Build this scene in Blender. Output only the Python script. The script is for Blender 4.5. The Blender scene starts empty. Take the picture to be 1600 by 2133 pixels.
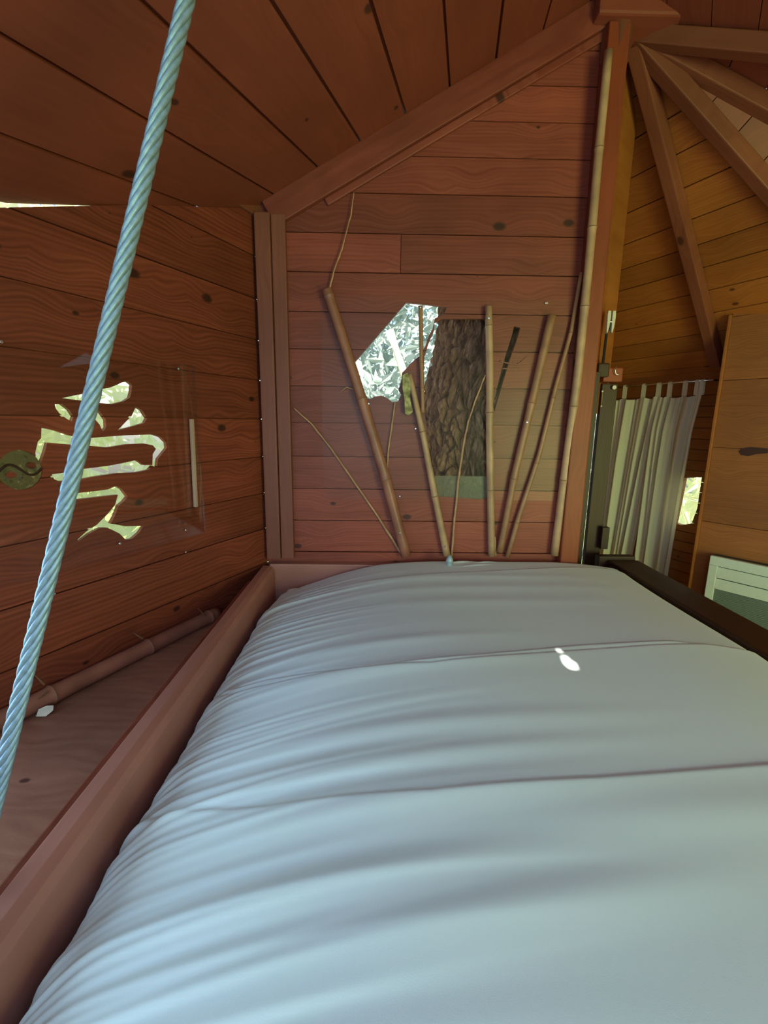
import bpy, bmesh, math, random
import numpy as np
from mathutils import Vector, Matrix

random.seed(7)
rng = np.random.default_rng(7)
V = Vector
scene = bpy.context.scene
COL = scene.collection

# ------------------------------------------------------------------ camera
FPX = 950.0
CAM = V((0.0, 0.0, 1.45))
YAW, PITCH, ROLL = math.radians(0.9), math.radians(-11.2), 0.013
_f = V((math.sin(YAW) * math.cos(PITCH), math.cos(YAW) * math.cos(PITCH), math.sin(PITCH)))
_r = V((math.cos(YAW), -math.sin(YAW), 0))
_u = _r.cross(_f)
_r2 = _r * math.cos(ROLL) + _u * math.sin(ROLL)
_u2 = _u * math.cos(ROLL) - _r * math.sin(ROLL)
cam_data = bpy.data.cameras.new('camera')
cam_data.sensor_fit = 'HORIZONTAL'
cam_data.sensor_width = 36.0
cam_data.lens = 36.0 * FPX / 1600.0
cam_data.clip_start = 0.02
cam = bpy.data.objects.new('camera', cam_data)
COL.objects.link(cam)
_m = Matrix((_r2, _u2, -_f)).transposed().to_4x4()
_m.translation = CAM
cam.matrix_world = _m
scene.camera = cam

# ------------------------------------------------------------------ world, sun, daylight, exposure
SUN_DIR = V((-0.20, -0.75, 1.0)).normalized()          # towards the sun
world = bpy.data.worlds.new('world')
scene.world = world
world.use_nodes = True
wn = world.node_tree
sky = wn.nodes.new('ShaderNodeTexSky')
sky.sky_type = 'NISHITA'
sky.sun_disc = False
sky.sun_elevation = math.asin(SUN_DIR.z)
sky.sun_rotation = math.atan2(SUN_DIR.x, SUN_DIR.y)
wn.links.new(sky.outputs[0], wn.nodes['Background'].inputs[0])
wn.nodes['Background'].inputs[1].default_value = 0.32

sd = bpy.data.lights.new('sun', 'SUN')
sd.energy = 20.0
sd.angle = 0.009
sd.color = (1.0, 0.95, 0.84)
so = bpy.data.objects.new('sun', sd)
COL.objects.link(so)
so.rotation_euler = SUN_DIR.to_track_quat('Z', 'Y').to_euler()


def area_light(name, loc, aim, sx, sy, power, color):
    d = bpy.data.lights.new(name, 'AREA')
    d.shape = 'RECTANGLE'
    d.size, d.size_y, d.energy, d.color = sx, sy, power, color
    o = bpy.data.objects.new(name, d)
    COL.objects.link(o)
    o.location = loc
    o.rotation_euler = (V(loc) - V(aim)).to_track_quat('Z', 'Y').to_euler()
    return o


# daylight: an unseen lamp added under the closed roof as roof light, a window on the left, a window and a glazed door behind
area_light('skylight_standin', (-0.45, 0.10, 2.03), (-0.02, 0.42, 1.10), 0.85, 0.75, 6.2, (0.30, 0.66, 1.0))
area_light('window_daylight', (-1.31, 0.38, 1.10), (0.6, 0.9, 0.80), 0.95, 0.56, 10, (0.42, 0.74, 1.0))
area_light('rear_daylight', (-0.2, -1.36, 1.55), (-0.3, 1.6, 0.9), 1.3, 1.0, 16, (0.42, 0.73, 1.0))
area_light('door_daylight', (1.95, -1.40, 1.02), (1.3, 1.2, 0.95), 1.2, 1.6, 78, (0.70, 1.0, 0.35))

scene.view_settings.view_transform = 'Standard'
scene.view_settings.look = 'None'
scene.view_settings.exposure = 0.0
scene.view_settings.gamma = 1.0
scene.view_settings.use_curve_mapping = False


# ------------------------------------------------------------------ helpers
def ray(px, py):
    return (_f + _r2 * ((px - 800.0) / FPX) - _u2 * ((py - 1066.5) / FPX)).normalized()


class Plane:
    """o, u (along), v (across), n (towards the room)"""
    def __init__(self, o, u, v):
        self.o, self.u = V(o), V(u).normalized()
        v = V(v)
        self.v = (v - self.u * v.dot(self.u)).normalized()
        self.n = self.u.cross(self.v)
        if self.n.dot(CAM - self.o) < 0:
            self.n = -self.n

    def hit(self, px, py, off=0.0):
        d = ray(px, py)
        o = self.o + self.n * off
        return CAM + d * ((o - CAM).dot(self.n) / d.dot(self.n))

    def uv(self, p):
        q = V(p) - self.o
        return (q.dot(self.u), q.dot(self.v))

    def pt(self, u, v, n=0.0):
        return self.o + self.u * u + self.v * v + self.n * n

    def z_at(self, x, y):
        return self.o.z - (self.n.x * (x - self.o.x) + self.n.y * (y - self.o.y)) / self.n.z


def prop(o, label=None, cat=None, group=None, kind=None):
    if label:
        o['label'] = label
    if cat:
        o['category'] = cat
    if group:
        o['group'] = group
    if kind:
        o['kind'] = kind
    return o


def empty(name, loc=(0, 0, 0), **kw):
    o = bpy.data.objects.new(name, None)
    o.empty_display_size = 0.05
    COL.objects.link(o)
    o.location = loc
    return prop(o, **kw)


def link(name, me, mat=None, parent=None, frame=None, smooth=False, **kw):
    o = bpy.data.objects.new(name, me)
    COL.objects.link(o)
    if mat is not None and not me.materials:
        me.materials.append(mat)
    if smooth:
        me.polygons.foreach_set('use_smooth', [True] * len(me.polygons))
    if parent is not None:
        o.parent = parent
        # parents never rotate: undo their (accumulated) translation
        t, p = V((0, 0, 0)), parent
        pm = parent['_w'] if '_w' in parent else None
        o.matrix_parent_inverse = world_of(parent).inverted()
    if frame is not None:
        o.matrix_basis = frame
    return prop(o, **kw)


def world_of(o):
    m = o.matrix_basis.copy()
    if o.parent is not None:
        m = world_of(o.parent) @ o.matrix_parent_inverse @ m
    return m


def mesh_pydata(name, verts, faces):
    me = bpy.data.meshes.new(name)
    me.from_pydata([tuple(v) for v in verts], [], faces)
    me.update()
    return me


def bm_mesh(name, bm):
    bmesh.ops.recalc_face_normals(bm, faces=bm.faces)
    me = bpy.data.meshes.new(name)
    bm.to_mesh(me)
    bm.free()
    return me


def frame_of(o, x, y, z):
    m = Matrix((V(x), V(y), V(z))).transposed().to_4x4()
    m.translation = V(o)
    return m


def box_mesh(name, sx, sy, sz, bev=0.0, seg=2, center=(0, 0, 0)):
    bm = bmesh.new()
    bmesh.ops.create_cube(bm, size=1.0)
    for v in bm.verts:
        v.co = V((v.co.x * sx + center[0], v.co.y * sy + center[1], v.co.z * sz + center[2]))
    if bev > 0:
        bmesh.ops.bevel(bm, geom=list(bm.edges), offset=bev, segments=seg, affect='EDGES', profile=0.6)
    return bm_mesh(name, bm)


def box_between(name, p0, p1, w, h, up, mat, parent=None, bev=0.004, **kw):
    """a board from p0 to p1 (centre line of its middle), w across, h along up"""
    p0, p1 = V(p0), V(p1)
    x = (p1 - p0).normalized()
    z = (V(up) - x * V(up).dot(x)).normalized()
    y = z.cross(x)
    return link(name, box_mesh(name, (p1 - p0).length, w, h, bev), mat, parent,
                frame_of((p0 + p1) / 2, x, y, z), **kw)


def prism_mesh(name, poly, z0, z1, bev=0.0):
    """poly: list of 2d points; solid between z0 and z1"""
    bm = bmesh.new()
    vs = [bm.verts.new((p[0], p[1], z0)) for p in poly]
    f = bm.faces.new(vs)
    r = bmesh.ops.extrude_face_region(bm, geom=[f])
    top = [e for e in r['geom'] if isinstance(e, bmesh.types.BMVert)]
    for v in top:
        v.co.z = z1
    if bev > 0:
        es = [e for e in bm.edges if e.verts[0].co.z == z1 and e.verts[1].co.z == z1]
        try:
            bmesh.ops.bevel(bm, geom=es, offset=bev, segments=1, affect='EDGES')
        except Exception:
            pass
    return bm_mesh(name, bm)


def tube_mesh(name, pts, radii, seg=12, caps=True, closed=False, noise=0.0):
    pts = [V(p) for p in pts]
    if not hasattr(radii, '__len__'):
        radii = [radii] * len(pts)
    n = len(pts)
    verts, faces = [], []
    t = (pts[1] - pts[0]).normalized()
    a = t.orthogonal().normalized()
    for i in range(n):
        if i == 0:
            tn = (pts[1] - pts[0])
        elif i == n - 1:
            tn = (pts[-1] - pts[-2])
        else:
            tn = (pts[i + 1] - pts[i - 1])
        tn.normalize()
        a = (a - tn * a.dot(tn)).normalized()
        b = tn.cross(a)
        for k in range(seg):
            th = 2 * math.pi * k / seg
            rr = radii[i] * (1 + noise * random.uniform(-1, 1))
            verts.append(pts[i] + (a * math.cos(th) + b * math.sin(th)) * rr)
    for i in range(n - 1):
        for k in range(seg):
            k2 = (k + 1) % seg
            faces.append((i * seg + k, i * seg + k2, (i + 1) * seg + k2, (i + 1) * seg + k))
    if caps:
        faces.append(tuple(range(seg - 1, -1, -1)))
        faces.append(tuple((n - 1) * seg + k for k in range(seg)))
    return mesh_pydata(name, verts, faces)


def lathe_mesh(name, prof, seg=20):
    """prof: (radius, height) pairs around local z"""
    verts, faces = [], []
    for r, h in prof:
        for k in range(seg):
            a = 2 * math.pi * k / seg
            verts.append((r * math.cos(a), r * math.sin(a), h))
    for i in range(len(prof) - 1):
        for k in range(seg):
            k2 = (k + 1) % seg
            faces.append((i * seg + k, i * seg + k2, (i + 1) * seg + k2, (i + 1) * seg + k))
    faces.append(tuple(range(seg - 1, -1, -1)))
    faces.append(tuple((len(prof) - 1) * seg + k for k in range(seg)))
    return mesh_pydata(name, verts, faces)


def clip_half(poly, axis, val, keep_greater):
    out = []
    n = len(poly)
    for i in range(n):
        p, q = poly[i], poly[(i + 1) % n]
        a = p[axis] - val
        b = q[axis] - val
        if not keep_greater:
            a, b = -a, -b
        if a >= 0:
            out.append(p)
        if (a >= 0) != (b >= 0):
            t = a / (a - b)
            out.append((p[0] + (q[0] - p[0]) * t, p[1] + (q[1] - p[1]) * t))
    res = []
    for p in out:
        if not res or (abs(p[0] - res[-1][0]) + abs(p[1] - res[-1][1])) > 1e-5:
            res.append(p)
    if len(res) > 1 and abs(res[0][0] - res[-1][0]) + abs(res[0][1] - res[-1][1]) < 1e-5:
        res.pop()
    return res


PENDING = []          # (object, cutter) pairs: holes cut at the end of the structure


def cutter(pl, poly_uv, n0, n1):
    me = prism_mesh('cutter', poly_uv, n0, n1)
    o = bpy.data.objects.new('cutter', me)
    COL.objects.link(o)
    o.matrix_basis = frame_of(pl.o, pl.u, pl.v, pl.u.cross(pl.v))
    if pl.u.cross(pl.v).dot(pl.n) < 0:
        me2 = prism_mesh('cutter', poly_uv, -n1, -n0)
        o.data = me2
    return o


def planked(name, pl, poly, joints, mat, thick=0.022, gap=0.004, splits=None, holes=(), backing=True,
            back_mat=None, label=None, bev=0.0018, jit=0.0012, bthick=0.015):
    """a boarded surface: one board object for each strip between joints, a sheathing slab behind"""
    sgn = 1.0 if pl.u.cross(pl.v).dot(pl.n) > 0 else -1.0
    zax = pl.u.cross(pl.v)
    cut = [cutter(pl, h, -0.09, 0.03) for h in holes]
    fr = frame_of(pl.o, pl.u, pl.v, zax)
    me = prism_mesh(name, poly, sgn * (-thick - 0.001 - bthick), sgn * (-thick - 0.001))
    wall = link(name, me, back_mat or mat, None, fr, kind='structure')
    if label:
        wall['label'] = label
    for c in cut:
        PENDING.append((wall, c))
    js = sorted(joints)
    for i in range(len(js) - 1):
        a, b = js[i] + gap / 2, js[i + 1] - gap / 2
        strip = clip_half(clip_half(poly, 1, a, True), 1, b, False)
        if len(strip) < 3:
            continue
        us = [p[0] for p in strip]
        pieces = [strip]
        for s in sorted((splits or {}).get(i, [])):
            last = pieces.pop()
            pieces += [clip_half(last, 0, s - 0.0012, False), clip_half(last, 0, s + 0.0012, True)]
        for pc in pieces:
            if len(pc) < 3:
                continue
            cu = sum(p[0] for p in pc) / len(pc)
            cv = (a + b) / 2
            loc = [(p[0] - cu, p[1] - cv) for p in pc]
            dz = random.uniform(-jit, jit)
            pm = prism_mesh('plank', loc, sgn * (-thick), sgn * dz, bev)
            o = link('plank', pm, mat, wall, frame_of(pl.pt(cu, cv), pl.u, pl.v, zax))
            lo_u, hi_u = min(p[0] for p in pc), max(p[0] for p in pc)
            for h, c in zip(holes, cut):
                if min(q[1] for q in h) < b and max(q[1] for q in h) > a and min(q[0] for q in h) < hi_u and max(q[0] for q in h) > lo_u:
                    PENDING.append((o, c))
    return wall


def apply_holes():
    cutters = set()
    objs = []
    for o, c in PENDING:
        m = o.modifiers.new('hole', 'BOOLEAN')
        m.operation = 'DIFFERENCE'
        m.solver = 'EXACT'
        m.object = c
        cutters.add(c)
        if o not in objs:
            objs.append(o)
    bpy.context.view_layer.update()
    dg = bpy.context.evaluated_depsgraph_get()
    news = [bpy.data.meshes.new_from_object(o.evaluated_get(dg)) for o in objs]
    for o, me in zip(objs, news):
        o.modifiers.clear()
        o.data = me
    for c in cutters:
        bpy.data.objects.remove(c, do_unlink=True)
    PENDING.clear()


# ------------------------------------------------------------------ materials
def new_mat(name):
    m = bpy.data.materials.new(name)
    m.use_nodes = True
    nt = m.node_tree
    b = nt.nodes['Principled BSDF']
    return m, nt, b


def N(nt, t, **ins):
    n = nt.nodes.new(t)
    for k, v in ins.items():
        if k.startswith('i_'):
            n.inputs[int(k[2:])].default_value = v
        else:
            setattr(n, k, v)
    return n


def L(nt, a, b):
    nt.links.new(a, b)


def ramp(nt, fac, stops):
    r = N(nt, 'ShaderNodeValToRGB')
    el = r.color_ramp.elements
    while len(el) < len(stops):
        el.new(0.5)
    for e, (p, c) in zip(el, stops):
        e.position = p
        e.color = (*c, 1) if len(c) == 3 else c
    L(nt, fac, r.inputs[0])
    return r.outputs[0]


def wood(name, light, dark, knot, rough=0.5, grain=1.0, knots=0.55, vary=0.22, spec=0.35, relief=0.2, ring=0.5, stretch=1.0):
    m, nt, b = new_mat(name)
    tc = N(nt, 'ShaderNodeTexCoord')
    oi = N(nt, 'ShaderNodeObjectInfo')
    mul = N(nt, 'ShaderNodeMath', operation='MULTIPLY', i_1=37.0)
    L(nt, oi.outputs['Random'], mul.inputs[0])
    off = N(nt, 'ShaderNodeCombineXYZ')
    for k in range(3):
        L(nt, mul.outputs[0], off.inputs[k])
    add = N(nt, 'ShaderNodeVectorMath', operation='ADD')
    L(nt, tc.outputs['Object'], add.inputs[0])
    L(nt, off.outputs[0], add.inputs[1])
    # knots: sparse cells in the plane of the board
    mk = N(nt, 'ShaderNodeMapping')
    mk.inputs['Scale'].default_value = (3.4, 5.6, 0.4)
    L(nt, add.outputs[0], mk.inputs[0])
    vo = N(nt, 'ShaderNodeTexVoronoi', feature='F1', voronoi_dimensions='2D')
    vo.inputs['Scale'].default_value = 1.0
    L(nt, mk.outputs[0], vo.inputs['Vector'])
    near = N(nt, 'ShaderNodeMapRange', interpolation_type='SMOOTHSTEP', i_1=0.0, i_2=0.42, i_3=1.0, i_4=0.0)
    L(nt, vo.outputs['Distance'], near.inputs[0])
    # grain follows the board, bending round the knots
    w1 = N(nt, 'ShaderNodeTexNoise', i_2=1.0, i_3=2.0)
    mw = N(nt, 'ShaderNodeMapping')
    mw.inputs['Scale'].default_value = (1.6, 3.0, 3.0)
    L(nt, add.outputs[0], mw.inputs[0])
    L(nt, mw.outputs[0], w1.inputs['Vector'])
    s1 = N(nt, 'ShaderNodeMath', operation='MULTIPLY', i_1=0.05)
    L(nt, w1.outputs[0], s1.inputs[0])
    s2 = N(nt, 'ShaderNodeMath', operation='MULTIPLY_ADD', i_1=0.028)
    L(nt, near.outputs[0], s2.inputs[0])
    L(nt, s1.outputs[0], s2.inputs[2])
    bend = N(nt, 'ShaderNodeCombineXYZ')
    L(nt, s2.outputs[0], bend.inputs[1])
    gp = N(nt, 'ShaderNodeVectorMath', operation='ADD')
    L(nt, add.outputs[0], gp.inputs[0])
    L(nt, bend.outputs[0], gp.inputs[1])
    mg = N(nt, 'ShaderNodeMapping')
    mg.inputs['Scale'].default_value = (2.6 * grain * stretch, 62 * grain, 30 * grain)
    L(nt, gp.outputs[0], mg.inputs[0])
    fine = N(nt, 'ShaderNodeTexNoise', i_2=1.0, i_3=6.0, i_4=0.68)
    L(nt, mg.outputs[0], fine.inputs['Vector'])
    mb = N(nt, 'ShaderNodeMapping')
    mb.inputs['Scale'].default_value = (0.5 * grain * stretch, 26 * grain, 8 * grain)
    L(nt, gp.outputs[0], mb.inputs[0])
    band = N(nt, 'ShaderNodeTexWave', wave_type='BANDS', bands_direction='Y')
    band.inputs['Scale'].default_value = 0.9
    band.inputs['Distortion'].default_value = 6.0
    band.inputs['Detail'].default_value = 3.0
    band.inputs['Detail Scale'].default_value = 0.45
    L(nt, mb.outputs[0], band.inputs['Vector'])
    mixg = N(nt, 'ShaderNodeMix', i_0=ring * 0.26)
    L(nt, fine.outputs[0], mixg.inputs[2])
    L(nt, band.outputs['Fac'], mixg.inputs[3])
    col = ramp(nt, mixg.outputs[0], [(0.22, dark), (0.5, tuple((a + c) / 2 for a, c in zip(light, dark))), (0.78, light)])
    # knot colour
    sel = N(nt, 'ShaderNodeMapRange', i_1=1.0 - knots * 0.75, i_2=1.0, i_3=0.0, i_4=1.0)
    sc = N(nt, 'ShaderNodeSeparateColor')
    L(nt, vo.outputs['Color'], sc.inputs[0])
    L(nt, sc.outputs[0], sel.inputs[0])
    km = N(nt, 'ShaderNodeMapRange', interpolation_type='SMOOTHSTEP', i_1=0.45, i_2=1.0, i_3=0.92, i_4=0.0)
    ksz = N(nt, 'ShaderNodeMath', operation='MULTIPLY_ADD', i_1=0.12, i_2=0.0001)
    L(nt, sel.outputs[0], ksz.inputs[0])
    kdv = N(nt, 'ShaderNodeMath', operation='DIVIDE')
    L(nt, vo.outputs['Distance'], kdv.inputs[0])
    L(nt, ksz.outputs[0], kdv.inputs[1])
    L(nt, kdv.outputs[0], km.inputs[0])
    kk = km
    mixk = N(nt, 'ShaderNodeMix', data_type='RGBA')
    L(nt, kk.outputs[0], mixk.inputs[0])
    L(nt, col, mixk.inputs[6])
    mixk.inputs[7].default_value = (*knot, 1)
    # board to board variation and broad stains
    hv = N(nt, 'ShaderNodeHueSaturation')
    vr = N(nt, 'ShaderNodeMapRange', i_1=0.0, i_2=1.0, i_3=1.0 - vary, i_4=1.0 + vary)
    L(nt, oi.outputs['Random'], vr.inputs[0])
    st = N(nt, 'ShaderNodeTexNoise', i_2=2.3, i_3=3.0)
    L(nt, add.outputs[0], st.inputs['Vector'])
    stm = N(nt, 'ShaderNodeMapRange', i_1=0.3, i_2=0.7, i_3=0.8, i_4=1.15)
    L(nt, st.outputs[0], stm.inputs[0])
    vv = N(nt, 'ShaderNodeMath', operation='MULTIPLY')
    L(nt, vr.outputs[0], vv.inputs[0])
    L(nt, stm.outputs[0], vv.inputs[1])
    L(nt, vv.outputs[0], hv.inputs['Value'])
    L(nt, mixk.outputs[2], hv.inputs['Color'])
    L(nt, hv.outputs[0], b.inputs['Base Color'])
    b.inputs['Roughness'].default_value = rough
    b.inputs['Specular IOR Level'].default_value = spec
    bp = N(nt, 'ShaderNodeBump')
    bp.inputs['Strength'].default_value = relief
    bp.inputs['Distance'].default_value = 0.002
    L(nt, mixg.outputs[0], bp.inputs['Height'])
    L(nt, bp.outputs[0], b.inputs['Normal'])
    return m


def plain(name, col, rough=0.5, metal=0.0, spec=0.4, noise=0.0, scale=40.0, bump=0.0):
    m, nt, b = new_mat(name)
    tc = N(nt, 'ShaderNodeTexCoord')
    nz = N(nt, 'ShaderNodeTexNoise', i_2=scale, i_3=4.0)
    L(nt, tc.outputs['Object'], nz.inputs['Vector'])
    lo = tuple(c * (1 - noise) for c in col)
    hi = tuple(min(1, c * (1 + noise)) for c in col)
    L(nt, ramp(nt, nz.outputs[0], [(0.3, lo), (0.7, hi)]), b.inputs['Base Color'])
    b.inputs['Roughness'].default_value = rough
    b.inputs['Metallic'].default_value = metal
    b.inputs['Specular IOR Level'].default_value = spec
    if bump > 0:
        bp = N(nt, 'ShaderNodeBump')
        bp.inputs['Strength'].default_value = bump
        bp.inputs['Distance'].default_value = 0.002
        L(nt, nz.outputs[0], bp.inputs['Height'])
        L(nt, bp.outputs[0], b.inputs['Normal'])
    return m


def glass(name, tint=(1, 1, 1), refl=1.0, rough=0.01, haze=0.0):
    m = bpy.data.materials.new(name)
    m.use_nodes = True
    nt = m.node_tree
    nt.nodes.remove(nt.nodes['Principled BSDF'])
    out = nt.nodes['Material Output']
    tr = N(nt, 'ShaderNodeBsdfTransparent')
    tr.inputs[0].default_value = (*tint, 1)
    gl = N(nt, 'ShaderNodeBsdfGlossy')
    gl.inputs['Roughness'].default_value = rough
    fr = N(nt, 'ShaderNodeFresnel', i_0=1.45)
    ml = N(nt, 'ShaderNodeMath', operation='MULTIPLY', i_1=refl, use_clamp=True)
    L(nt, fr.outputs[0], ml.inputs[0])
    mx = N(nt, 'ShaderNodeMixShader')
    L(nt, ml.outputs[0], mx.inputs[0])
    L(nt, tr.outputs[0], mx.inputs[1])
    L(nt, gl.outputs[0], mx.inputs[2])
    last = mx.outputs[0]
    if haze > 0:
        df = N(nt, 'ShaderNodeBsdfDiffuse')
        df.inputs[0].default_value = (0.36, 0.33, 0.24, 1)
        m2 = N(nt, 'ShaderNodeMixShader', i_0=haze)
        L(nt, last, m2.inputs[1])
        L(nt, df.outputs[0], m2.inputs[2])
        last = m2.outputs[0]
    L(nt, last, out.inputs[0])
    return m


def cloth(name, col, trans=0.0, rough=0.8, weave=0.15, stripes=False):
    m, nt, b = new_mat(name)
    b.inputs['Base Color'].default_value = (*col, 1)
    b.inputs['Roughness'].default_value = rough
    b.inputs['Specular IOR Level'].default_value = 0.15
    b.inputs['Sheen Weight'].default_value = 0.15
    tc = N(nt, 'ShaderNodeTexCoord')
    nz = N(nt, 'ShaderNodeTexNoise', i_2=900.0, i_3=2.0)
    L(nt, tc.outputs['Object'], nz.inputs['Vector'])
    bp = N(nt, 'ShaderNodeBump')
    bp.inputs['Strength'].default_value = weave
    bp.inputs['Distance'].default_value = 0.0006
    L(nt, nz.outputs[0], bp.inputs['Height'])
    L(nt, bp.outputs[0], b.inputs['Normal'])
    if trans > 0:
        tl = N(nt, 'ShaderNodeBsdfTranslucent')
        tl.inputs[0].default_value = (*col, 1)
        mx = N(nt, 'ShaderNodeMixShader', i_0=trans)
        L(nt, b.outputs[0], mx.inputs[1])
        L(nt, tl.outputs[0], mx.inputs[2])
        L(nt, mx.outputs[0], nt.nodes['Material Output'].inputs[0])
    return m


def leaf_mat(name, c1, c2):
    m, nt, b = new_mat(name)
    ge = N(nt, 'ShaderNodeNewGeometry')
    L(nt, ramp(nt, ge.outputs['Random Per Island'], [(0.0, c1), (1.0, c2)]), b.inputs['Base Color'])
    b.inputs['Roughness'].default_value = 0.45
    tl = N(nt, 'ShaderNodeBsdfTranslucent')
    tl.inputs[0].default_value = (*[min(1, c * 1.3) for c in c2], 1)
    mx = N(nt, 'ShaderNodeMixShader', i_0=0.4)
    L(nt, b.outputs[0], mx.inputs[1])
    L(nt, tl.outputs[0], mx.inputs[2])
    L(nt, mx.outputs[0], nt.nodes['Material Output'].inputs[0])
    return m


M_WALL = wood('stained_larch', (0.305, 0.070, 0.044), (0.171, 0.030, 0.017), (0.045, 0.013, 0.008), vary=0.20)
M_LEFT = wood('stained_pine', (0.323, 0.072, 0.037), (0.120, 0.021, 0.009), (0.035, 0.010, 0.006), vary=0.20, knots=0.7, ring=0.6)
M_CEIL = wood('ceiling_pine', (0.289, 0.069, 0.038), (0.216, 0.048, 0.025), (0.06, 0.018, 0.01), vary=0.10, grain=0.7, knots=0.25, ring=0.3)
M_HONEY = wood('honey_pine', (0.429, 0.144, 0.031), (0.275, 0.080, 0.015), (0.09, 0.025, 0.008), vary=0.14, knots=0.4)
M_POST = wood('planed_post', (0.250, 0.078, 0.050), (0.187, 0.053, 0.034), (0.05, 0.015, 0.01), grain=0.7, knots=0.12, vary=0.05, ring=0.3)
M_MAST = wood('orange_post', (0.284, 0.057, 0.022), (0.203, 0.035, 0.013), (0.06, 0.015, 0.008), grain=0.7, knots=0.2, vary=0.05, ring=0.3)
M_RAFTER = wood('rafter_wood', (0.236, 0.074, 0.039), (0.168, 0.046, 0.022), (0.06, 0.02, 0.01), grain=0.8, knots=0.3, vary=0.15, ring=0.4)
M_RAIL = wood('bed_rail_wood', (0.474, 0.202, 0.163), (0.371, 0.146, 0.113), (0.12, 0.05, 0.03), grain=0.55, knots=0.12, vary=0.05, ring=0.25, rough=0.42)
M_DARK = wood('dark_stained_wood', (0.060, 0.021, 0.011), (0.030, 0.010, 0.005), (0.02, 0.006, 0.003), knots=0.1, vary=0.1)
M_PLY = wood('plywood', (0.385, 0.167, 0.106), (0.231, 0.082, 0.051), (0.08, 0.028, 0.02), grain=0.42, knots=0.35, vary=0.05, ring=0.5, relief=0.4, stretch=7.0)
M_PANEL = wood('panel_board', (0.373, 0.131, 0.036), (0.228, 0.070, 0.016), (0.05, 0.014, 0.006), knots=0.2, vary=0.08, grain=1.3)
M_BATTEN = wood('grey_batten', (0.52, 0.34, 0.26), (0.40, 0.24, 0.18), (0.1, 0.04, 0.03), knots=0.0, vary=0.05)
M_BAMBOO = plain('dry_bamboo', (0.43, 0.245, 0.14), rough=0.42, noise=0.22, scale=14, bump=0.1)
M_BAMBOO_RED = plain('red_brown_bamboo', (0.30, 0.115, 0.075), rough=0.38, noise=0.25, scale=10, bump=0.1)
M_BAMBOO_BROWN = plain('brown_bamboo', (0.33, 0.155, 0.08), rough=0.4, noise=0.2, scale=14, bump=0.1)
M_NODE = plain('bamboo_node', (0.20, 0.095, 0.05), rough=0.6, noise=0.25, scale=60)
M_TWIG = plain('dry_twig', (0.46, 0.25, 0.14), rough=0.6, noise=0.25, scale=30)
M_BLACK = plain('black_wood', (0.012, 0.009, 0.008), rough=0.8, noise=0.3)
M_STEEL = plain('galvanised_steel', (0.25, 0.33, 0.42), rough=0.45, metal=0.4, noise=0.15, scale=120, bump=0.1)
M_CHROME = plain('bright_steel', (0.75, 0.76, 0.78), rough=0.25, metal=0.9)
M_GREYMETAL = plain('grey_cap', (0.35, 0.42, 0.47), rough=0.4, metal=0.2)
M_WHITEP = plain('white_plastic', (0.62, 0.66, 0.62), rough=0.4, noise=0.03)
M_GRILLE = plain('grey_grille', (0.17, 0.20, 0.18), rough=0.6, noise=0.15, scale=300)
M_SLOT = plain('dark_slot', (0.05, 0.06, 0.055), rough=0.7)
M_CHEEK = plain('ivory_plastic', (0.62, 0.55, 0.46), rough=0.4, noise=0.05)
M_SHEET = cloth('white_sheet', (0.74, 0.81, 0.83), rough=0.75)
M_CURTAIN = cloth('cream_curtain', (0.90, 0.86, 0.66), trans=0.35, weave=0.3)
M_GLASS = glass('acrylic_pane', (0.99, 0.99, 0.99), refl=0.28, rough=0.02)
M_GLASS2 = glass('hazy_pane', (0.985, 0.99, 0.99), refl=0.15, rough=0.30)
M_RESIN = glass('green_resin', (0.33, 0.31, 0.25), refl=1.4, rough=0.06, haze=0.08)
M_STRIP = glass('tinted_strip', (0.92, 0.92, 0.90), refl=0.3, rough=0.2, haze=0.28)
M_MOSS = plain('mossy_bark', (0.32, 0.28, 0.13), rough=0.9, noise=0.6, scale=50, bump=0.6)
M_PALE = plain('pale_split_wood', (0.60, 0.50, 0.38), rough=0.7, noise=0.15)
M_GROUND = plain('forest_floor', (0.16, 0.20, 0.06), rough=0.95, noise=0.5, scale=2.0)
M_LEAF = leaf_mat('sunlit_leaves', (0.72, 0.80, 0.42), (0.90, 0.92, 0.68))
M_LEAF2 = leaf_mat('hazed_leaves', (0.33, 0.40, 0.38), (0.50, 0.56, 0.53))  # grey leaf colour carries the haze of the pane in front

# ------------------------------------------------------------------ the planes of the room
D = 2.0                                                # inner face of the back wall
BACK = Plane((0, D, 0), (1, 0, 0), (0, 0, 1))
Pc = BACK.hit(548, 872)                                # back-left corner
X0 = Pc.x
dl = ray(1243, 885)
dl = V((dl.x, dl.y, 0)).normalized()                   # along the left wall, away from us
LEFT = Plane((X0, D, 0), dl, (0, 0, 1))
_a, _b = BACK.hit(548, 424), BACK.hit(1160, 52)
PLANK = ray(970, 640)
ROOF = Plane(_a, PLANK, _b - _a)                       # left roof slope

_e0, _e1 = ray(1183, 1000), ray(1221, 1000)
mx0, mx1 = _e0.x / _e0.y * 1.945, _e1.x / _e1.y * 1.945
MAST_X = BACK.hit(1228, 900).x                         # centre line of the tall post
APEX = V((MAST_X + 0.03, D + 0.06, 0))
APEX.z = ROOF.z_at(APEX.x, APEX.y)

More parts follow.
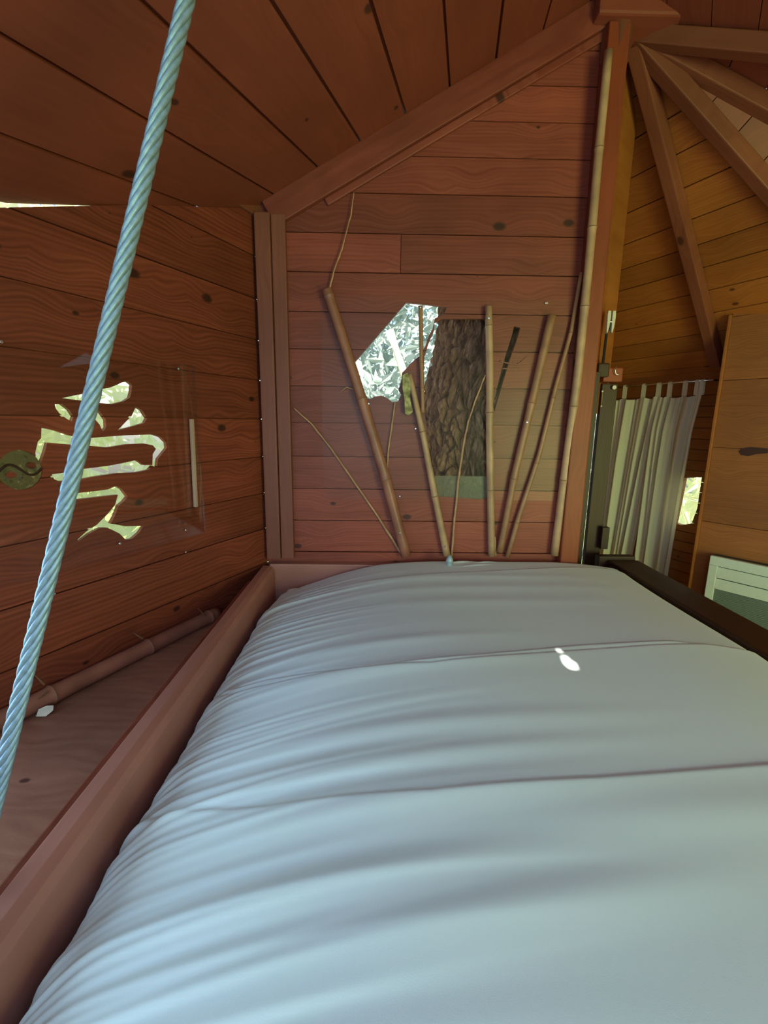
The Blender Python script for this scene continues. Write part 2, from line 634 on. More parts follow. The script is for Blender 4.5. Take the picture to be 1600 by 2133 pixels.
APEX2 = V((MAST_X + 0.06, D + 0.06, 2.95))              # where the rafters of the right roof meet
dw = ray(350, 880)
dw = V((dw.x, dw.y, 0)).normalized()                   # alcove wall, running away to the left
q = ray(1490, 880)
B1 = CAM + q * (2.79 / q.y)
B1.z = 0
ALC = Plane(B1, dw, (0, 0, 1))
ZT = ALC.hit(1380, 783).z                              # top of the alcove wall
R1o = V((B1.x, B1.y, ZT))
R1 = Plane(R1o, dw, APEX2 - R1o)                        # steep roof slope above the alcove
dp = ray(80, 880)
dp = -V((dp.x, dp.y, 0)).normalized()                  # heater wall, coming towards us on the right
_pt = R1.hit(1560, 652)
_q = ray(1493, 880)
_s = (_pt.x * _q.y - _pt.y * _q.x) / (dp.x * _q.y - dp.y * _q.x)
PO = V((_pt.x - dp.x * _s, _pt.y - dp.y * _s, 0))
PANEL = Plane(PO, dp, (0, 0, 1))
print('panel origin', PO)

Q2 = R1.hit(1600, 360)
Q3 = CAM + ray(1600, 200) * (2.0 / ray(1600, 200).y)
Q4 = CAM + ray(1600, 72) * (1.8 / ray(1600, 72).y)
print('X0', X0, 'MAST', MAST_X, 'APEX', APEX, 'B1', B1, 'ZT', ZT, 'Q2', Q2, 'Q3', Q3, 'Q4', Q4)


def foot(qp, z, far=1.75):
    d_ = qp - APEX2
    k = (z - APEX2.z) / d_.z if d_.z < -1e-3 else 99
    return APEX2 + d_ * min(k, far / math.hypot(d_.x, d_.y))


F2, F3, F4 = foot(Q2, 1.70), foot(Q3, 1.75), foot(Q4, 1.80)
FH = V((0.75, -1.3, ROOF.z_at(0.75, -1.3)))             # end of the hip behind the photographer
print('feet', F2, F3, F4, FH)

# ------------------------------------------------------------------ floor
fl = [(-2.6, -2.6), (4.2, -2.6), (4.2, 3.7), (-0.8, 3.7), (-2.6, 0.5)]
link('floor', prism_mesh('floor', [(-2.3, -2.45), (3.9, -2.45), (3.9, 1.0), (2.15, 3.6), (1.4, 3.6), (1.05, 2.05), (X0, 2.05)], -0.04, 0.0), M_PLY, kind='structure')

# ------------------------------------------------------------------ left wall
PX = 0.375


def kanji(pts):
    return [LEFT.uv(LEFT.hit(x * PX, 680 + y * PX)) for x, y in pts]


S1 = [(345, 398), (455, 375), (540, 352), (610, 340), (655, 322), (680, 310), (710, 305), (735, 325), (730, 365), (722, 395), (690, 415), (620, 432), (560, 425), (455, 412)]
S2 = [(305, 432), (345, 432), (385, 462), (410, 500), (400, 528), (375, 515), (330, 482), (310, 455)]
S3 = [(520, 455), (555, 470), (590, 520), (592, 560), (572, 585), (555, 545), (520, 505), (505, 490)]
S4 = [(755, 447), (790, 465), (818, 510), (805, 535), (740, 555), (655, 577), (700, 530), (730, 500)]
S5 = [(232, 562), (300, 575), (390, 605), (480, 622), (600, 612), (700, 605), (850, 600), (895, 615), (925, 645), (928, 675), (880, 735), (874, 780), (848, 775), (850, 710), (868, 680), (850, 660), (800, 650), (700, 655), (600, 672), (470, 660), (380, 655), (265, 645), (250, 700), (225, 768), (205, 765), (198, 700), (212, 640), (230, 620)]
S6 = [(290, 822), (340, 815), (438, 797), (440, 732), (462, 745), (455, 793), (600, 775), (680, 760), (760, 742), (800, 770), (850, 770), (830, 795), (760, 810), (650, 815), (520, 835), (440, 850), (435, 925), (530, 915), (600, 905), (645, 885), (680, 905), (710, 945), (690, 970), (660, 995), (640, 1050), (615, 1095), (700, 1110), (800, 1108), (775, 1145), (735, 1180), (700, 1185), (665, 1150), (600, 1118), (560, 1118), (500, 1150), (440, 1195), (432, 1185), (480, 1140), (540, 1100), (600, 1040), (640, 990), (655, 935), (560, 945), (400, 965), (410, 900), (415, 852), (330, 860), (300, 848)]
YC = LEFT.uv(LEFT.hit(44, 979))
YR = 0.0495
disc = [(YC[0] + YR * math.cos(t * math.pi / 16), YC[1] + YR * math.sin(t * math.pi / 16)) for t in range(32)]
u240 = LEFT.uv(LEFT.hit(300, 415))[0]


def left_top(u):
    p = LEFT.pt(u, 0)
    z = ROOF.z_at(p.x, p.y) - 0.001
    if u < u240:
        z -= 0.018 * (u240 - u) / 0.42
    return z


zc = [LEFT.uv(LEFT.hit(548, y))[1] for y in (873, 951)]
stp = zc[0] - zc[1]
jl = [zc[0] + stp * k for k in range(-9, 10)]
WIN_L = [(-2.30, 0.80), (-1.30, 0.80), (-1.30, 1.38), (-2.30, 1.38)]          # window beside the photographer
poly = [(-3.5, 0), (0, 0), (0, left_top(0)), (u240, left_top(u240)), (-3.5, left_top(-3.5))]
wall_left = planked('wall_left', LEFT, poly, jl, M_LEFT, holes=[kanji(s) for s in (S1, S2, S3, S4, S5, S6)] + [disc, WIN_L], back_mat=M_LEFT, thick=0.010, bthick=0.003)

# ------------------------------------------------------------------ back wall
def bk(px, py):
    return BACK.uv(BACK.hit(px, py))


jb = [bk(700, y)[1] for y in (1149, 1084, 1018, 950.5, 881, 805, 728, 650, 567, 485, 401, 322, 245, 168, 92, 16, -60)]
jb = [jb[0] - 0.15 * k for k in range(1, 8)] + jb + [jb[-1] - 0.0 + 0.16]
# the star-shaped opening, the long opening in front of the trunk and the thin branch-shaped slit
H1 = [(846, 630), (890, 634), (932, 640), (925, 655), (906, 663), (902, 684), (893, 700), (886, 722), (873, 742), (855, 757), (846, 768), (838, 776), (836, 793), (830, 812), (836, 822), (829, 836), (818, 838), (806, 829), (795, 824), (780, 826), (772, 831), (757, 828), (747, 790), (738, 756)]
H2 = [(905, 672), (925, 664), (1013, 664), (1014, 800), (1015, 1036), (1000, 1040), (950, 1036), (912, 1034), (905, 1000), (897, 960), (889, 900), (884, 850), (882, 800), (884, 745), (893, 715), (904, 690)]
H3 = [(1071, 680), (1084, 683), (1078, 705), (1062, 750), (1050, 790), (1038, 830), (1030, 858), (1027, 845), (1040, 790), (1052, 745), (1066, 700)]
poly = [(X0, 0), (mx0 - 0.001, 0), (mx0 - 0.001, ROOF.z_at(mx0, D)), (X0, ROOF.z_at(X0, D))]
sp = {}
jbs = sorted(jb)
for i in range(len(jbs) - 1):
    zc_ = (jbs[i] + jbs[i + 1]) / 2
    for py, px in ((526, 835), (916, 690), (1052, 930)):
        if jbs[i] < bk(px, py)[1] < jbs[i + 1] and py == 526:
            sp[i] = [bk(px, py)[0]]
wall_back = planked('wall_back', BACK, poly, jb, M_WALL, holes=[[bk(*p) for p in h] for h in (H1, H2, H3)], splits=sp, thick=0.014, bthick=0.004)

# ------------------------------------------------------------------ ceiling (left roof slope)
jr = [ROOF.uv(BACK.hit(px, py))[1] for px, py in ((573, 405), (665, 350), (752, 294), (845, 238), (936, 183))]
st = (jr[-1] - jr[0]) / 4
jr = sorted(jr + [jr[0] - st * k for k in range(1, 12)] + [jr[-1] + st * k for k in range(1, 12)])
pr = []
for p in (V((X0, D + 0.03, 0)), V((X0 + 0.3, D + 0.22, 0)), V((APEX.x + 0.30, D + 0.22, 0)), FH + V((0.3, 0, 0)), V((-2.15, -1.3, 0)), LEFT.pt(-3.5, 0) - LEFT.n * 0.012):
    pr.append(ROOF.uv((p.x, p.y, ROOF.z_at(p.x, p.y))))
# slit through which the sun reaches the bed
FLECK = V((0.0, 0.0, 0.0))
zs = 0.842
d = ray(1186, 1384)
FLECK = CAM + d * ((zs - CAM.z) / d.z)
tt = (ROOF.o - FLECK).dot(ROOF.n) / SUN_DIR.dot(ROOF.n)
SLIT = FLECK + SUN_DIR * tt


def sun_slit(pxs):
    out = []
    for px, py in pxs:
        dd = ray(px, py)
        g = CAM + dd * ((zs - CAM.z) / dd.z)
        out.append(ROOF.uv(g + SUN_DIR * ((ROOF.o - g).dot(ROOF.n) / SUN_DIR.dot(ROOF.n))))
    return out


hole_a = sun_slit([(1168, 1373), (1180, 1372), (1192, 1385), (1203, 1390), (1208, 1403), (1200, 1404), (1184, 1398), (1172, 1386)])
hole_b = sun_slit([(1158, 1357), (1164, 1358), (1176, 1368), (1168, 1370), (1163, 1366)])
ceiling = planked('ceiling', ROOF, pr, jr, M_CEIL, holes=[hole_a, hole_b], gap=0.009, thick=0.012, bthick=0.004)
print('slit', SLIT, 'fleck', FLECK)

# opaque white panel added above the roof lamp; the roof behind stays closed
_sk = [ROOF.uv((x_, y_, ROOF.z_at(x_, y_))) for x_, y_ in ((-0.92, -0.32), (-0.02, -0.32), (-0.02, 0.50), (-0.92, 0.50))]
_zx = ROOF.u.cross(ROOF.v)
_sg = 1 if _zx.dot(ROOF.n) > 0 else -1
link('roof_light_panel', prism_mesh('roof_light_panel', _sk, 0.002 * _sg, 0.012 * _sg), M_WHITEP, None, frame_of(ROOF.o, ROOF.u, ROOF.v, _zx), kind='structure')

# ------------------------------------------------------------------ right roof slopes
def roof_facet(name, a, b, c, mat, step, joints=None, u=None):
    pl = Plane(b, (c - b) if u is None else u, a - b)
    pts = [pl.uv(p) for p in (a, b, c)]
    cx_, cy_ = sum(p[0] for p in pts) / 3, sum(p[1] for p in pts) / 3
    pts = [(cx_ + (p[0] - cx_) * 1.03, cy_ + (p[1] - cy_) * 1.03) for p in pts]
    vs = [p[1] for p in pts]
    js = joints if joints else [min(vs) - 0.001 + step * k for k in range(int((max(vs) - min(vs)) / step) + 2)]
    return planked(name, pl, pts, js, mat)


j1 = [R1.uv(R1.hit(1375, y))[1] for y in (772, 741, 709, 673, 629, 583, 536, 482, 414, 340, 258, 165)]
st1 = abs(j1[-1] - j1[-2])
j1 = j1 + [j1[-1] + (j1[-1] - j1[-2]) * k for k in range(1, 6)]
j1 = [j1[0] - 0.09 * (1 if j1[1] > j1[0] else -1) * k for k in range(1, 8)] + j1
wl = ALC.pt(0.95, 0)
_ra = R1.uv(APEX2)
p1 = [_ra, (_ra[0] + 0.30, _ra[1]), R1.uv(V((wl.x, wl.y, ZT))), R1.uv(R1o), R1.uv(F2)]
planked('ceiling_alcove', R1, p1, j1, M_HONEY, gap=0.005)
roof_facet('ceiling_right', APEX2, F2, F3, M_CEIL, 0.155)
roof_facet('ceiling_right', APEX2, F3, F4, M_CEIL, 0.155)
roof_facet('ceiling_right', APEX2, F4, FH, M_CEIL, 0.155)

# ------------------------------------------------------------------ alcove wall, passage wall, heater wall
zw = [ALC.hit(1470, y).z for y in (786, 823, 848, 870, 892)]
stw = (zw[1] - zw[4]) / 3
ja = [ZT + 0.02] + [zw[1] - stw * k for k in range(0, 24)]
win = [ALC.uv(ALC.hit(x, y)) for x, y in ((1424, 996), (1462, 994), (1452, 1060), (1441, 1090), (1420, 1094), (1405, 1090))]
poly = [(-0.01, 0), (0.82, 0), (0.82, ZT), (-0.01, ZT)]
wall_alcove = planked('wall_alcove', ALC, poly, ja, M_HONEY, holes=[win])

nb = CAM + ray(1250, 900) * (2.28 / ray(1250, 900).y)
nb.z = 0
ne = ALC.pt(0.80, 0)
PASS = Plane(nb, ne - nb, (0, 0, 1))
box_between('trim_3', (mx1 - 0.003, 2.07, (CAM.z + 0.05 + 3.0) / 2), (nb.x + 0.012, 2.285, (CAM.z + 0.05 + 3.0) / 2), 0.02, 3.0 - CAM.z - 0.05, (0, 0, 1), M_HONEY, None, 0.002, kind='structure')
ln = (ne - nb).length
zN0 = R1.z_at(nb.x, nb.y)
link('wall_passage', prism_mesh('wall_passage', [(0, 0), (ln, 0), (ln, ZT + 0.02), (0, zN0 + 0.02)], -0.012, 0.012), M_HONEY, None, frame_of(PASS.o, PASS.u, PASS.v, PASS.u.cross(PASS.v)), kind='structure')

zp = [PANEL.hit(1560, y).z for y in (1100, 935, 790, 655)]
jp = [0, zp[0] - 0.45, zp[0], zp[1], zp[2], zp[3], zp[3] + 0.3, zp[3] + 0.6]
pe = PANEL.pt(1.25, 0)
poly = [(0.0, 0), (1.25, 0), (1.25, R1.z_at(pe.x, pe.y) + 0.05), (0.0, R1.z_at(PO.x, PO.y) + 0.02)]
wall_right = planked('wall_right', PANEL, poly, jp, M_PANEL, gap=0.003)

# walls and openings behind the photographer (they close the room; daylight enters through their openings)
def slab(name, a, b, z0, z1, mat=M_WALL, t=0.04):
    a, b = V((a[0], a[1], (z0 + z1) / 2)), V((b[0], b[1], (z0 + z1) / 2))
    return box_between(name, a, b, t, z1 - z0, (0, 0, 1), mat, None, 0.002, kind='structure')


slab('wall_rear', (-2.1, -1.3), (-0.85, -1.3), 0, 2.0)
slab('wall_rear', (-0.85, -1.3), (0.45, -1.3), 0, 1.05)
slab('wall_rear', (-0.85, -1.3), (0.45, -1.3), 2.05, 2.6)
slab('wall_rear', (0.45, -1.3), (1.33, -1.3), 0, 2.6)
slab('wall_rear', (1.33, -1.3), (2.57, -1.3), 1.85, 2.6)
slab('wall_rear', (2.57, -1.3), (3.75, -1.3), 0, 2.6)
slab('wall_rear', (3.72, -1.3), (3.66, 0.12), 0, 1.9)
slab('wall_rear', (pe.x, pe.y), (3.08, 1.32), 0, 1.9)
slab('wall_rear', (3.08, 1.32), (3.66, 0.12), 0, 1.9)


def tri_slab(a, b, c):
    n_ = (b - a).cross(c - a).normalized() * 0.015
    if n_.z < 0:
        n_ = -n_
    vs_ = [a, b, c, a + n_, b + n_, c + n_]
    link('ceiling_rear', mesh_pydata('ceiling_rear', vs_, [(0, 2, 1), (3, 4, 5), (0, 1, 4, 3), (1, 2, 5, 4), (2, 0, 3, 5)]), M_CEIL, kind='structure')


G1, G2 = V((3.35, 1.35, 1.72)), V((3.85, -1.4, 1.80))
tri_slab(F3, F4, G1)
tri_slab(F4, G1, G2)
tri_slab(F4, G2, FH)
tri_slab(APEX, APEX2 + V((0.02, 0, 0)), FH)
tri_slab(F2, F3, V((2.9, 2.4, 1.6)))
apply_holes()

# ------------------------------------------------------------------ posts, beams and rafters
GP = 'roof rafters fanning out from the tall post'


def z_top(x, y):
    return ROOF.z_at(x, y)


pa = BACK.hit(547, 800).x
pb = BACK.hit(606, 800).x
zb = BACK.hit(575, 1159).z
zt = BACK.hit(575, 452).z
post = empty('corner_post', ((pa + pb) / 2, D - 0.02, zb), label='planed square corner post between the kanji wall and the bamboo wall', cat='post')
mid = pa + (pb - pa) * 0.52
link('front_board', box_mesh('front_board', zt - zb, mid - pa - 0.002, 0.045, 0.004), M_POST, post, frame_of(((pa + mid) / 2, D - 0.0225, (zt + zb) / 2), (0, 0, 1), (1, 0, 0), (0, 1, 0)))
link('side_board', box_mesh('side_board', zt - zb, pb - mid - 0.002, 0.032, 0.004), M_POST, post, frame_of(((mid + pb) / 2, D - 0.016, (zt + zb) / 2), (0, 0, 1), (1, 0, 0), (0, 1, 0)))

# sloping beam that follows the roof along the top of the back wall
sl = (_b - _a).normalized()
perp = V((sl.z, 0, -sl.x))
if perp.z > 0:
    perp = -perp
e0 = _a + V((-0.0, 0, 0))
e1 = _a + sl * (1.42)
beam = empty('gable_beam', e0 + perp * 0.12, label='sloping beam under the ceiling along the top of the back wall', cat='beam')
box_between('beam_board', e0 + perp * 0.052 + V((0, -0.015, 0)), e1 + perp * 0.052 + V((0, -0.015, 0)), 0.026, 0.1, perp, M_WALL, beam)
box_between('lower_batten', e0 + sl * 0.22 + perp * 0.117 + V((0, -0.008, 0)), e1 + perp * 0.117 + V((0, -0.008, 0)), 0.013, 0.028, perp, M_WALL, beam)
# gusset at the head of the left wall
g0 = LEFT.uv(LEFT.hit(489, 427))
g1 = LEFT.uv(LEFT.hit(541, 428))
g2 = LEFT.uv(LEFT.hit(536, 457))
zax = LEFT.u.cross(LEFT.v)
sg = 1 if zax.dot(LEFT.n) > 0 else -1
link('gusset', prism_mesh('gusset', [g0, g1, g2], 0.001 * sg, 0.016 * sg), M_RAFTER, None, frame_of(LEFT.o, LEFT.u, LEFT.v, zax),
     label='small pale triangular gusset high up beside the corner post', cat='gusset')

# tall post carrying the roof
m0 = BACK.hit(1170, 1160)
mast_w = 0.078
mtop = APEX2.z - 0.07
mast = empty('tall_post', ((mx0 + mx1) / 2, D - 0.02, 0), label='tall orange brown post beside the curtain, rising to the roof peak', cat='post')
link('shaft', box_mesh('shaft', mtop, mx1 - mx0, 0.11, 0.006), M_MAST, mast, frame_of(((mx0 + mx1) / 2, D - 0.0, mtop / 2), (0, 0, 1), (1, 0, 0), (0, 1, 0)))
hub = [V(((mx0 + mx1) / 2 + 0.01, D, APEX2.z - 0.18)), V(((mx0 + mx1) / 2 + 0.01, D, APEX2.z - 0.068))]
link('cap_block', tube_mesh('cap_block', [hub[0], hub[0] + V((0, 0, 0.01)), hub[1]], [0.045, 0.055, 0.06], 10), M_RAFTER, mast)


def rafter(ft, w, h, drop, start, label, mat=M_RAFTER, nrm=None):
    d_ = (ft - APEX2).normalized()
    n_ = nrm if nrm is not None else d_.cross(V((0, 0, 1)).cross(d_)).normalized()
    if n_.z > 0:
        n_ = -n_
    a_ = APEX2 + d_ * start + n_ * (drop + h / 2)
    b_ = ft - d_ * 0.03 + n_ * (drop + h / 2)
    return box_between('rafter', a_, b_, w, h, n_, mat, None, 0.005, label=label, cat='rafter', group=GP)


F1 = V((B1.x, B1.y, ZT)) + (APEX2 - V((B1.x, B1.y, ZT))).normalized() * 0.05
rafter(F1, 0.056, 0.06, 0.004, 0.04, 'rafter running down to the top corner of the heater wall', nrm=R1.n)
rafter(F2, 0.058, 0.058, 0.004, 0.03, 'second rafter down from the curtain, crossing the right picture edge')
rafter(F3, 0.058, 0.058, 0.004, 0.03, 'third rafter, pale, slanting towards the upper right corner')
rafter(F4, 0.058, 0.058, 0.004, 0.03, 'topmost dim rafter in the dark roof peak')

# boxed-in roof peak above the tall post
link('ceiling_peak', box_mesh('ceiling_peak', 0.36, 0.30, 0.26, 0.01), M_CEIL, None, Matrix.Translation((MAST_X + 0.03, D + 0.07, APEX2.z + 0.062)), kind='structure')

# dark boards of the doorway beside the tall post
dg_ = 2.2
def at_y(px, py, Y):
    d_ = ray(px, py)
    return CAM + d_ * (Y / d_.y)


da, db = at_y(1205, 1000, 2.10).x, at_y(1227, 1000, 2.10).x
link('trim_1', box_mesh('trim_1', at_y(1245, 775, 2.1).z, db - da, 0.02, 0.002), M_DARK, None, frame_of(((da + db) / 2, 2.10, at_y(1245, 775, 2.1).z / 2), (0, 0, 1), (1, 0, 0), (0, 1, 0)), kind='structure')
ja_, jb_ = at_y(1232, 1000, 2.2).x, at_y(1263, 1000, 2.2).x
zj = at_y(1270, 800, 2.2).z
jamb = empty('door_jamb', ((ja_ + jb_) / 2, 2.2, 0), label='dark brown door jamb between the light slit and the curtain', cat='jamb')
link('board', box_mesh('board', zj, jb_ - ja_, 0.03, 0.003), M_DARK, jamb, frame_of(((ja_ + jb_) / 2, 2.2, zj / 2), (0, 0, 1), (1, 0, 0), (0, 1, 0)))
pq = at_y(1270, 782, 2.17)
link('head_block', box_mesh('head_block', 0.088, 0.07, 0.062, 0.006), M_MAST, jamb, Matrix.Translation(pq))
pq = at_y(1252, 772, 2.14)
link('corner_block', box_mesh('corner_block', 0.05, 0.06, 0.06, 0.006), M_DARK, jamb, Matrix.Translation(pq))
pq = at_y(1279, 807, 2.175)
link('washer', lathe_mesh('washer', [(0.004, 0.006), (0.009, 0.006), (0.010, 0.003), (0.010, 0.0)][::-1], 18), M_CHEEK, jamb, frame_of(pq, (1, 0, 0), (0, 0, 1), (0, -1, 0)))
pq = at_y(1258, 1120, 2.16)
link('hinge', box_mesh('hinge', 0.035, 0.03, 0.11, 0.003), M_DARK, jamb, Matrix.Translation(pq))

hk = [at_y(x, y, 2.12) for x, y in ((1284, 762), (1282, 772), (1283, 779), (1287, 781), (1290, 777))]
link('coat_hook', tube_mesh('coat_hook', hk, 0.0022, 8), M_CHROME, None, label='small bent steel hook above the door jamb', cat='hook', smooth=True)
pb0 = at_y(1269, 672, 2.12)
pul = empty('pulley_block', pb0 - V((0, 0, 0.05)), label='ivory pulley block hanging high on the tall post', cat='pulley')
prof = [(-0.012, -0.005), (-0.015, 0.03), (-0.012, 0.045), (0.012, 0.045), (0.016, 0.02), (0.010, -0.02), (-0.002, -0.048), (-0.010, -0.04)]
for k, yo in enumerate((0.0,)):
    for sx in (-1, 1):
        pp = [(x * 0.48 + sx * 0.0105, y) for x, y in prof]
        link('cheek', prism_mesh('cheek', pp, 0, 0.018, 0.002), M_CHEEK, pul, frame_of(pb0, (1, 0, 0), (0, 0, 1), (0, -1, 0)))
link('sheave', box_mesh('sheave', 0.006, 0.014, 0.07, 0.002), M_BLACK, pul, Matrix.Translation(pb0))
link('pin', box_mesh('pin', 0.016, 0.006, 0.004, 0.001), M_CHROME, pul, Matrix.Translation(pb0 + V((0, -0.018, 0.0))))
stp_ = [at_y(x, y, 2.13) for x, y in ((1264, 690), (1260, 725), (1256, 758))]
link('strap', tube_mesh('strap', stp_, 0.006, 8), M_BLACK, pul)
cd_ = [at_y(x, y, 2.08) for x, y in ((1255, 815), (1254, 832), (1252.5, 846))]
cord = empty('pull_cord', cd_[2], label='thin pull cord with two pale beads beside the jamb', cat='cord')
link('string', tube_mesh('string', cd_, 0.0012, 6), M_TWIG, cord)
for p_ in (cd_[0], cd_[2]):
    link('bead', lathe_mesh('bead', [(0.001, -0.004), (0.004, -0.002), (0.0045, 0.0), (0.004, 0.002), (0.001, 0.004)], 10), M_CHEEK, cord, Matrix.Translation(p_), smooth=True)

# pale corner batten where the alcove wall meets the heater wall
zt2 = R1.z_at(PO.x, PO.y) - 0.01
box_between('trim_2', PANEL.pt(-0.008, 0, -0.006), PANEL.pt(-0.008, zt2, -0.006), 0.014, 0.04, PANEL.n, M_HONEY, None, 0.003, kind='structure')
_c = (V((B1.x, B1.y, 0)) + PANEL.pt(0, 0, -0.03)) / 2
slab('wall_return', (B1.x, B1.y), (PANEL.pt(0.01, 0, -0.03).x, PANEL.pt(0.01, 0, -0.03).y), 0, zt2 - 0.03, M_HONEY, 0.015)
kn = [PANEL.uv(PANEL.hit(x, y)) for x, y in ((1540, 941), (1546, 934), (1565, 931), (1600, 934), (1600, 944), (1575, 946), (1560, 950), (1545, 948))]
zax = PANEL.u.cross(PANEL.v)
sg = 1 if zax.dot(PANEL.n) > 0 else -1
link('knot', prism_mesh('knot', kn, 0.0 * sg, 0.0035 * sg), M_DARK, wall_right, frame_of(PANEL.o, PANEL.u, PANEL.v, zax))

# ------------------------------------------------------------------ plywood shelf and bamboo edge on the left
SH = LEFT.hit(220, 1398).z                               # height of the shelf
RX = -0.505                                              # outer face of the left bed rail
lw = LEFT.pt(-3.3, 0, 0.002)
t_ = (RX - 0.002 - LEFT.pt(0, 0).x) / LEFT.u.x
shp = [(RX - 0.002, LEFT.pt(0, 0).y - 0.03), (RX - 0.002, -0.6), (lw.x, -0.6), (lw.x, lw.y)]
uA = LEFT.pt(-0.0, 0, 0.003)
shp = [(RX - 0.002, -0.75), (RX - 0.002, D - 0.035 - 0.03), (uA.x - 0.04 * dl.x, D - 0.05), (LEFT.pt(-2.95, 0, 0.003).x, LEFT.pt(-2.95, 0, 0.003).y)]
yy = (LEFT.pt(0, 0, 0.003).y + (RX - 0.004 - LEFT.pt(0, 0, 0.003).x) / dl.x * dl.y)
shp = [(RX - 0.002, -0.72), (RX - 0.002, min(yy, D - 0.06)), (LEFT.pt(-2.95, 0, 0.003).x, LEFT.pt(-2.95, 0, 0.003).y)]
link('plywood_shelf', prism_mesh('plywood_shelf', shp, SH - 0.018, SH), M_PLY, None, label='triangular plywood shelf between the left wall and the bed rail', cat='shelf')


def bamboo(name, pts, r0, r1, nodes, mat, label, cat='bamboo pole', group=None, seg=14, screws=(), ring=1.16, parent_loc=None):
    """pts: polyline of the axis; nodes: fractions along it"""
    pts = [V(p) for p in pts]
    ls = [0]
    for i in range(1, len(pts)):
        ls.append(ls[-1] + (pts[i] - pts[i - 1]).length)
    T = ls[-1]

    def at(t):
        s = t * T
        for i in range(1, len(pts)):
            if s <= ls[i] + 1e-9:
                k = (s - ls[i - 1]) / (ls[i] - ls[i - 1])
                return pts[i - 1].lerp(pts[i], k)
        return pts[-1]
    th = set(np.linspace(0, 1, 25).tolist())
    for n_ in nodes:
        for e in (-0.02 / T, -0.008 / T, -0.003 / T, 0, 0.003 / T, 0.008 / T, 0.02 / T):
            if 0 < n_ + e < 1:
                th.add(n_ + e)
    th = sorted(th)
    rad = []
    for t in th:
        r = r0 + (r1 - r0) * t
        for n_ in nodes:
            dd = abs(t - n_) * T
            r *= 1 + 0.10 * math.exp(-(dd / 0.006) ** 2) + 0.04 * math.exp(-(dd / 0.02) ** 2)
        rad.append(r)
    root = empty(name, pts[-1] if pts[-1].z < pts[0].z else pts[0], label=label, cat=cat, group=group)
    link('culm', tube_mesh('culm', [at(t) for t in th], rad, seg), mat, root, smooth=True)
    for n_ in nodes:
        if 0.01 < n_ < 0.99:
            r = (r0 + (r1 - r0) * n_)
            dv = (at(min(1, n_ + 0.01)) - at(max(0, n_ - 0.01))).normalized()
            c = at(n_)
            link('node_ring', tube_mesh('node_ring', [c - dv * 0.0022, c - dv * 0.001, c + dv * 0.001, c + dv * 0.0022], [r * 1.10, r * ring, r * ring, r * 1.10], seg), M_NODE, root, smooth=True)
    for t in screws:
        c = at(t)
        tow = (CAM - c).normalized()
        ax = (at(min(1, t + .01)) - at(max(0, t - .01))).normalized()
        n_ = (tow - ax * tow.dot(ax)).normalized()
        r = r0 + (r1 - r0) * t
        screw_head(c + n_ * (r * 0.97), n_, root)
    return root


_screw_me = [None]


def screw_head(p, n_, parent, s=1.0):
    if _screw_me[0] is None:
        me = lathe_mesh('screw', [(0.0042, 0.0), (0.0042, 0.0008), (0.003, 0.0018), (0.0012, 0.0019)], 10)
        me.materials.append(M_CHROME)
        _screw_me[0] = me
    n_ = V(n_).normalized()
    x = n_.orthogonal().normalized()
    return link('screw', _screw_me[0], None, parent, frame_of(p, x, n_.cross(x), n_))


br = 0.0245
ub0, ub1 = -2.6, LEFT.uv(LEFT.hit(441, 1272))[0]
uu = [LEFT.uv(LEFT.hit(x, y))[0] for x, y in ((95, 1440), (298, 1345), (425, 1287))]
bl = bamboo('bamboo_edging', [LEFT.pt(ub0, SH + br, br + 0.001), LEFT.pt(ub1, SH + br, br + 0.001)], br * 1.05, br * 0.97,
            [(u_ - ub0) / (ub1 - ub0) for u_ in uu], M_BAMBOO_RED, 'thick brown bamboo lying along the foot of the left wall', screws=[(uu[1] + 0.006 - ub0) / (ub1 - ub0)])
for x0, y0, dx, dy in ((92, 1425, -18, -18), (100, 1440, -20, 16), (297, 1330, -20, -12), (428, 1283, -16, -16)):
    p0_ = LEFT.hit(x0, y0, br * 1.6)
    p1_ = LEFT.hit(x0 + dx, y0 + dy, br * 1.9)
    link('stub', tube_mesh('stub', [p0_, p0_.lerp(p1_, .6), p1_], [0.0035, 0.0025, 0.0012], 6), M_NODE, bl)
# pale flake
fp = [(-0.018, -0.008), (0.002, -0.014), (0.018, -0.004), (0.02, 0.008), (0.004, 0.012), (-0.012, 0.008)]
c = LEFT.hit(90, 1461, br * 2.6)
link('wood_flake', prism_mesh('wood_flake', fp, 0, 0.004, 0.001), M_PALE, None, frame_of((c.x, c.y, SH + 0.012), (0.85, 0.52, 0), (-0.3, 0.5, 0.81), V((0.85, 0.52, 0)).cross(V((-0.3, 0.5, 0.81)))), label='pale flake of wood on the shelf beside the thick bamboo', cat='flake')

# ------------------------------------------------------------------ bed
MR = 1.09                                                # outer side of the mattress on the right
bed = empty('bed_frame', (0.3, 1.0, 0), label='built-in wooden bed frame around the white mattress', cat='bed frame')
railz = at_y(545, 1180, 1.93).z
RT = 0.052
bm = bmesh.new()
prf = [(0, -0.235), (0, -0.004), (0.004, 0.0), (RT * 0.55, -0.001), (RT * 0.85, -0.008), (RT, -0.024), (RT, -0.235)]
y0_, y1_ = -0.7, D - 0.055
va = [bm.verts.new((x, y0_, z)) for x, z in prf]
vb = [bm.verts.new((x, y1_, z)) for x, z in prf]
for i in range(len(prf)):
    j = (i + 1) % len(prf)
    bm.faces.new((va[i], va[j], vb[j], vb[i]))
bm.faces.new(va[::-1])
bm.faces.new(vb)
rail_me = bm_mesh('side_rail', bm)
